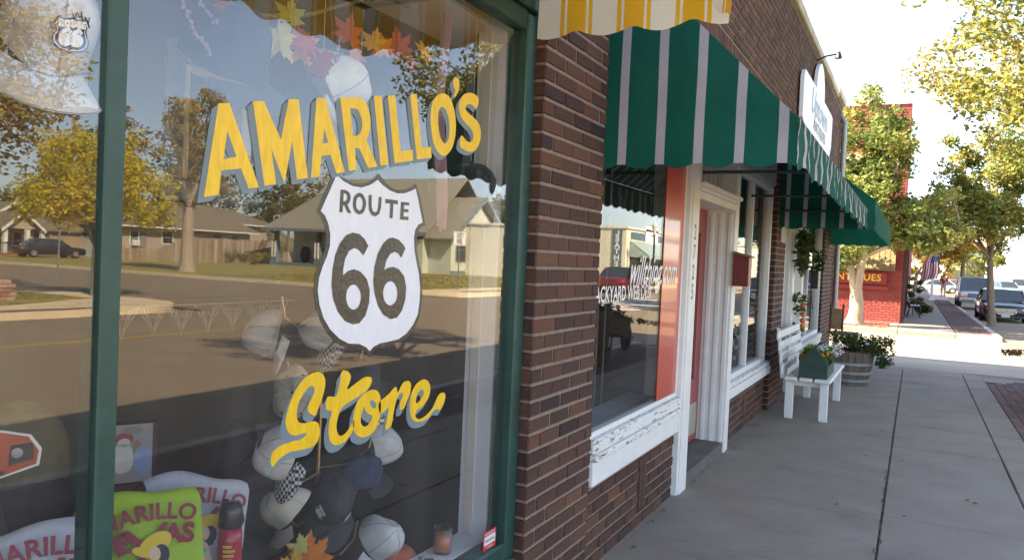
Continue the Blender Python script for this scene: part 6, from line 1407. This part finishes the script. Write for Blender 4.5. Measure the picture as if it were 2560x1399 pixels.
# grey-roofed house at the corner
h3 = thing('corner_house', 'pale green sided house with a grey hipped roof, slate blue trim and deep porch', 'house', (55, -38, 0))
b = MB(); b.box(51, 60.5, -41.5, -32, 0, 3.2); b.box(53.4, 60.5, -47, -41.5, 0, 3.2)
b.box(51.8, 60, -31.999, -30, 0, 3.1); b.prism([(51.8, 3.1), (60, 3.1), (55.9, 5.7)], -30.2, -30.001, 'xz'); b.build('wall', M_sid3, h3)
roof('roof', h3, [(50.2, -47.6, 3.1), (50.2, -31.2, 3.1), (56, -31.2, 7.75), (56, -43.6, 7.75), (61.6, -47.6, 3.1), (61.6, -31.2, 3.1)], [[0, 3, 2, 1], [3, 4, 5, 2], [0, 4, 3]], M_shingle2)
roof('gable_roof', h3, [(51.0, -29.4, 2.75), (55.9, -29.4, 6.2), (60.8, -29.4, 2.75), (51.0, -36, 2.75), (55.9, -36, 6.2), (60.8, -36, 2.75)], [[0, 1, 4, 3], [1, 2, 5, 4]], M_shingle2)
b = MB()
for a_, c_ in (((51.0, 2.75), (55.9, 6.2)), ((55.9, 6.2), (60.8, 2.75))): b.prism([(a_[0], a_[1]-.28), (c_[0], c_[1]-.28), (c_[0], c_[1]+.03), (a_[0], a_[1]+.03)], -29.38, -29.3, 'xz')
b.box(50.1, 50.19, -47.6, -31.2, 2.86, 3.1); b.prism([(-31.15, 3.0), (-31.15, 3.25), (-40, 7.6), (-40, 7.3)], 50.0, 50.001, 'yz') if 0 else None
b.box(50.9, 50.99, -41.5, -32, 0, .3); b.box(51.8, 60, -29.99, -29.93, 0, .3); b.build('blue_trim', M_blue, h3)
b = MB(); b.box(50.6, 53.4, -47, -41.5, 0, .28); b.build('porch_floor', M_blue, h3)
for y in (-46.9, -42.3):
    q = MB(); q.box(50.6, 51.2, y, y+.6, .28, .7); q.prism([(50.65, .7), (51.15, .7), (51.05, 2.1), (50.75, 2.1)], y+.05, y+.55, 'xz'); q.build('porch_pier', M_blue, h3)
    MB().box(50.55, 50.64, y+.08, y+.22, .7, 2.0).box(50.55, 50.64, y+.38, y+.52, .7, 2.0).build('pier_strip', M_trim, h3); MB().box(50.75, 51.05, y+.15, y+.45, 2.1, 3.0).build('pier_top', M_black, h3)
window(h3, -40.5, -39.3, 1.0, 2.4, 51, axis='x', trim=M_blue); window(h3, -36.5, -35.3, 1.0, 2.4, 51, axis='x', trim=M_blue)
window(h3, 52.6, 54.6, 1.05, 2.85, -30, trim=M_blue); window(h3, 56.6, 58.2, 1.05, 2.85, -30, trim=M_blue)
lr = thing('old_window_frame', 'old white window sash leaning on the house wall', 'window frame', (50.6, -33.4, 0))
b = MB(); 
for ya, yb, za, zb in ((-34.1, -34.0, .3, 1.75), (-33.0, -32.9, .3, 1.75), (-34.0, -33.0, 1.65, 1.75), (-34.0, -33.0, .3, .4), (-34.0, -33.0, 1.35, 1.42), (-33.55, -33.48, 1.42, 1.65)): b.box(50.55, 50.62, ya, yb, za, zb)
b.build('sash', M_trim, lr); MB().box(50.58, 50.59, -34.0, -33.0, .4, 1.35).build('pane', M_carglass, lr)
ld = thing('ladder', 'black ladder leaning against the corner house porch', 'ladder', (50.3, -47.3, 0)); b = MB()
for y in (-48.0, -47.4): b.tube([(49.8, y-.3, .02), (50.45, y+.35, 2.2)], .035, 6)
for k in range(8): z = .2+.25*k; b.tube([(49.8+.3*z, -48.3+.3*z, z), (49.8+.3*z, -47.7+.3*z, z)], .025, 5)
b.build('rails', M_black, ld)
gr = thing('barrel_grill', 'round black barbecue on the porch of the corner house', 'barbecue', (51.8, -44.2, .28)); b = MB(); b.lathe([(.2, 0), (.42, .5), (.42, 1.0), (.25, 1.35), (0, 1.4)], (51.8, -44.2, .28), 14); b.build('body', M_black, gr)
ct = thing('porch_crate', 'tan box on the porch left of the barbecue', 'box', (51.2, -45.6, .28)); MB().bevbox(50.95, 51.5, -45.9, -45.3, .28, 1.1, .02).build('body', mat('tan_card', (.45, .36, .27), .8), ct)

def sign_post(name, label, loc, h, w, hh, lines, cat='sign', facing=R(90), pole=.03, edge=None):
    """plate on a pole; facing is the direction the plate looks"""
    t = thing(name, label, cat, loc, facing-R(90))      # local +y is the face
    MB().tube([(0, 0, -.02), (0, 0, h+.02)], pole, 7).build('pole', M_steel, t, local=True)
    if w:
        pl = MB().bevbox(-w/2, w/2, .031, .036, h-hh, h, .002).build('plate', mat('sign_plate', (.74, .74, .72), .4, .03), t, local=True)
        q = MB()
        for s_, sz, dz, bo in lines: text_mb(q, s_, sz, (0, .0375, h-dz), (-1, 0, 0), (0, 0, 1), bo)
        for x0, x1, z0, z1 in ((-w/2+.02, w/2-.02, h-.032, h-.02), (-w/2+.02, w/2-.02, h-hh+.02, h-hh+.032), (-w/2+.02, -w/2+.032, h-hh+.032, h-.032), (w/2-.032, w/2-.02, h-hh+.032, h-.032)): q.box(x0, x1, .0362, .0368, z0, z1)
        q.build('lettering', M_black, t, local=True)
    return t
sign_post('speed_limit_sign', 'white SPEED LIMIT 30 sign on a pole on the opposite pavement', (30.0, -16.3, 0), 2.57, .62, .62, [('SPEED', .14, .12, .003), ('LIMIT', .14, .25, .003), ('30', .30, .45, .008)], facing=R(125))
sp = thing('street_sign_pole', 'slim grey pole on the lawn corner left of the yellow maple', 'pole', (18.5, -26.5, 0)); MB().tube([(18.5, -26.5, -.05), (18.55, -26.5, 2.05)], .035, 8).build('shaft', M_steel, sp)
bp_ = thing('brick_post', 'low stacked brick post at the edge of the opposite lawn', 'post', (11.0, -17.5, 0)); b = MB(); rg = random.Random(63)
for k in range(5):
    for j in range(3):
        x = 10.85+.2*j+(.08 if k % 2 else 0)-.02*k; b.bevbox(x, x+.19, -17.75, -17.35, .1*k+.004, .1*k+.096, .012, 0, rg.random())
b.build('blocks', rnd_mat('buff_blocks', [(0, (.36, .17, .11)), (1, (.50, .36, .27))], .9, 20, .2, .2), bp_)

# trees mirrored in the glass
tree('maple_tree', 'small round maple in bright yellow leaf on the corner lawn', (14.2, -18.4, 0), 1.3, .10, [(.1, 0, 3.1, 2.1, 1.7, 1.35), (-.6, 0, 2.5, 1.6, 1.3, .8), (.9, 0, 2.4, 1.4, 1.2, .7), (0, 0, 4.2, 1.0, 1.0, .85)], 15000, .06, [M_bark, L_yell], 71, 'trees on the far side of the road', nclump=170, clump=(.25, .5), limbs=12, lo=.25, hi=.95)
tree('large_tree', 'large bronze-leaved tree whose branches reach over the opposite lawn', (9.3, -20.5, 0), 2.6, .38, [(1.3, 0, 6.0, 4.2, 3.0, 2.6), (3.0, 0, 4.4, 1.7, 1.8, 1.3), (3.2, .3, 6.2, 1.6, 1.5, 1.6), (0, 0, 8.2, 3.0, 2.5, 1.6)], 20000, .085, [M_bark, L_brown], 73, 'trees on the far side of the road', nclump=230, clump=(.4, .8), limbs=16, lo=.4, hi=1.0)
tree('tall_tree', 'tall thick-trunked tree with thin brown foliage in front of the plank fence', (30.1, -33.2, 0), 3.4, .36, [(.2, 0, 5.2, 2.1, 1.9, 1.8), (.8, 0, 8.2, 1.7, 1.5, 1.7), (-.6, 0, 6.9, 1.3, 1.2, 1.2), (1.6, 0, 4.2, 1.2, 1.1, .9), (1.8, 0, 9.3, .6, .6, .8)], 11000, .09, [M_bark2, L_brown], 75, 'trees on the far side of the road', nclump=110, clump=(.3, .65), limbs=20, lo=.55, hi=1.0)
for i, (x, y, h, r_, kind, lab) in enumerate([(59, -78, 17, 3.6, 0, 'tallest brown tree behind the long house roof'), (64, -74, 13, 3.4, 1, 'dark green tree behind the long house, just right of the tall trunk'), (70, -76, 13, 4.0, 0, 'bronze tree behind the middle of the long house'), (76, -72, 15, 3.6, 1, 'dark tree behind the right end of the long house'), (82, -74, 14, 4.0, 0, 'bronze tree behind the left slope of the grey hipped roof'), (90, -78, 15, 4.5, 0, 'broad brown tree behind the grey hipped roof'), (73, -50, 9.0, 2.6, 0, 'low brown tree showing over the ridge of the corner house'), (79, -51, 10, 2.6, 0, 'tree above the right part of the corner house ridge'), (50, -88, 7, 3, 1, 'dark low tree behind the gabled bungalow'), (56, -92, 7, 3.2, 0, 'bare-looking brown tree far behind the gabled bungalow')]):
    tree('background_tree', lab, (x, y, 0), h*.3, .22, [(0, 0, h*.62, r_, r_, h*.36), (r_*.4, 0, h*.45, r_*.8, r_*.8, h*.2)], 2800, .20, [M_bark, (L_brown, L_dark)[kind]], 100+i, 'trees on the far side of the road', nclump=60, clump=(.6, 1.2), limbs=8, lo=.1, hi=.8)

# leather shop and its street furniture
le = thing('leather_shop', 'cream corner shop with a blue LEATHER panel and a pale teal awning', 'building', (58, -20, 0))
MB().box(54, 72, -36, -17, 0, 3.95).build('wall', mat('cream_stucco', (.66, .62, .50), .85, .05, 2), le)
b = MB(); b.box(53.9, 72.1, -17.01, -16.9, 3.951, 4.1); b.box(53.9, 54.05, -36, -17.01, 3.951, 4.1); b.build('coping', M_trim, le)
M_lblue = mat('leather_blue', (.10, .15, .20), .6)
MB().box(53.93, 53.999, -17.98, -17.30, .6, 3.85).build('sign_panel', M_lblue, le); MB().box(55.0, 71.5, -16.999, -16.95, 3.25, 3.75).build('blue_band', M_lblue, le)
q = MB()
for i, ch_ in enumerate('LEATHER'): text_mb(q, ch_, .52, (53.92, -17.64, 3.6-.44*i), (0, -1, 0), (0, 0, 1), .02, sx=1.15)
q.build('sign_lettering', M_trim, le)
pp_ = MB().box(58.2, 61.4, -16.94, -16.90, 3.0, 4.35).build('name_board', mat('name_board_white', (.74, .74, .74), .6), le); q = MB(); text_mb(q, 'Leathers', .34, (59.8, -16.895, 3.7), (-1, 0, 0), (0, 0, 1), .004, .3); q.build('name_lettering', M_lblue, pp_)
b = MB(); b.box(55, 71, -16.99, -16.94, .5, 2.3); b.build('shop_windows', M_carglass, le)
b = MB(); b.prism([(-16.93, 3.1), (-16.93, 3.06), (-15.5, 2.05), (-15.5, 2.1)], 54.8, 67, 'yz'); b.box(54.8, 67, -15.52, -15.5, 1.85, 2.05); b.prism([(-16.93, 3.0), (-15.55, 2.05), (-15.55, 1.9), (-16.93, 1.95)], 54.8, 54.84, 'yz'); b.build('awning', mat('teal_canvas', (.27, .35, .34), .8, .06), le)
lm = thing('street_lamp', 'dark street lamp with a lantern head in front of the leather shop', 'street lamp', (53.5, -14.8, 0))
MB().lathe([(.22, 0), (.2, .25), (.09, .45), (.06, 3.5), (.09, 3.55)], (53.5, -14.8, 0), 12).build('post', M_black, lm); MB().lathe([(.08, 3.56), (.2, 4.1), (.22, 4.15), (.05, 4.4), (0, 4.5)], (53.5, -14.8, 0), 10).build('lantern', mat('lantern_glass', (.55, .55, .52), .2), lm)
car('parked_car', 'maroon car parked at the kerb before the leather shop', (42.5, -13.1, -.14), 0, car_paint('maroon_paint', (.13, .015, .022)), 4.6, 1.8, 1.42, detail=False)
car('parked_car', 'white car parked up the road beyond the leather shop', (66, -13.1, -.14), 0, car_paint('white_paint_car2', (.6, .6, .6)), 4.6, 1.8, 1.42, detail=False)
far_block('white_shop', 'white shop beyond the leather shop with a flat roof', 76, 100, -32, -17, 3.6, M_pale)
for i, (x, y, lab) in enumerate([(66, -40, 'green-gold tree behind the leather shop roof'), (74, -36, 'dark tree right of the leather shop'), (104, -22, 'yellowish tree past the white shop')]):
    tree('background_tree', lab, (x, y, 0), 2.4, .2, [(0, 0, 5.6, 3, 3, 2.8)], 2500, .2, [M_bark, (L_dark, L_dark, L_gold)[i]], 130+i, 'trees on the far side of the road', nclump=50, clump=(.6, 1.1), lo=.1, hi=.8)
# a fence and hedge line closing the far lots
b = MB(); rg = random.Random(79)
for i in range(90): b.ball((rg.uniform(-60, 140), rg.uniform(-135, -105), rg.uniform(0, 3)), rg.uniform(4, 8), None, rg.uniform(3, 6), 9, 6)
hz = b.build('far_wood', mat('far_brown_green', (.15, .13, .06), .95, .35, .4)); hz['kind'] = 'stuff'
# ================================================================== camera, sun and sky
cd_ = bpy.data.cameras.new('camera'); cam = bpy.data.objects.new('camera', cd_); COL.objects.link(cam)
cd_.sensor_width = 36; cd_.lens = 1991/2560*36; cd_.clip_start = .05; cd_.clip_end = 3000
M = Matrix(((0.452396, 0.005151, -0.891802), (-0.890673, 0.053256, -0.451515), (0.045168, 0.998568, 0.028681))).to_4x4()
M.translation = Vector((0, -1.38, 1.556)); cam.matrix_world = M; scene.camera = cam
LD = Vector((2.5, -5.55, -4.75)).normalized()        # where the sunlight travels
sl_ = bpy.data.lights.new('sun', 'SUN'); sl_.energy = 5.0; sl_.angle = R(.53); sl_.color = (1, .83, .58)
so = bpy.data.objects.new('sun', sl_); COL.objects.link(so); so.rotation_euler = LD.to_track_quat('-Z', 'Y').to_euler()
w = bpy.data.worlds.new('World'); scene.world = w; w.use_nodes = True; nt = w.node_tree
sky = nt.nodes.new('ShaderNodeTexSky'); sky.sky_type = 'NISHITA'; sky.sun_disc = False
S_ = -LD; sky.sun_elevation = math.asin(S_.z); sky.sun_rotation = math.atan2(S_.x, S_.y)
sky.altitude = 1000; sky.air_density = 1.0; sky.dust_density = 2.2; sky.ozone_density = 1.0
bg = nt.nodes['Background']; hs = nt.nodes.new('ShaderNodeHueSaturation'); hs.inputs['Saturation'].default_value = .76; nt.links.new(sky.outputs[0], hs.inputs['Color']); nt.links.new(hs.outputs[0], bg.inputs[0]); bg.inputs[1].default_value = .104
scene.view_settings.view_transform = 'Standard'; scene.view_settings.look = 'None'; scene.view_settings.gamma = 1
scene.view_settings.exposure = 2.56
c_ = scene.cycles; c_.use_denoising = True; c_.max_bounces = 8; c_.diffuse_bounces = 3; c_.glossy_bounces = 4; c_.transparent_max_bounces = 12; c_.transmission_bounces = 4; c_.sample_clamp_indirect = 6
try: c_.denoiser = 'OPENIMAGEDENOISE'
except Exception: pass
for o in bpy.data.objects:
    if '_w' in o: del o['_w']
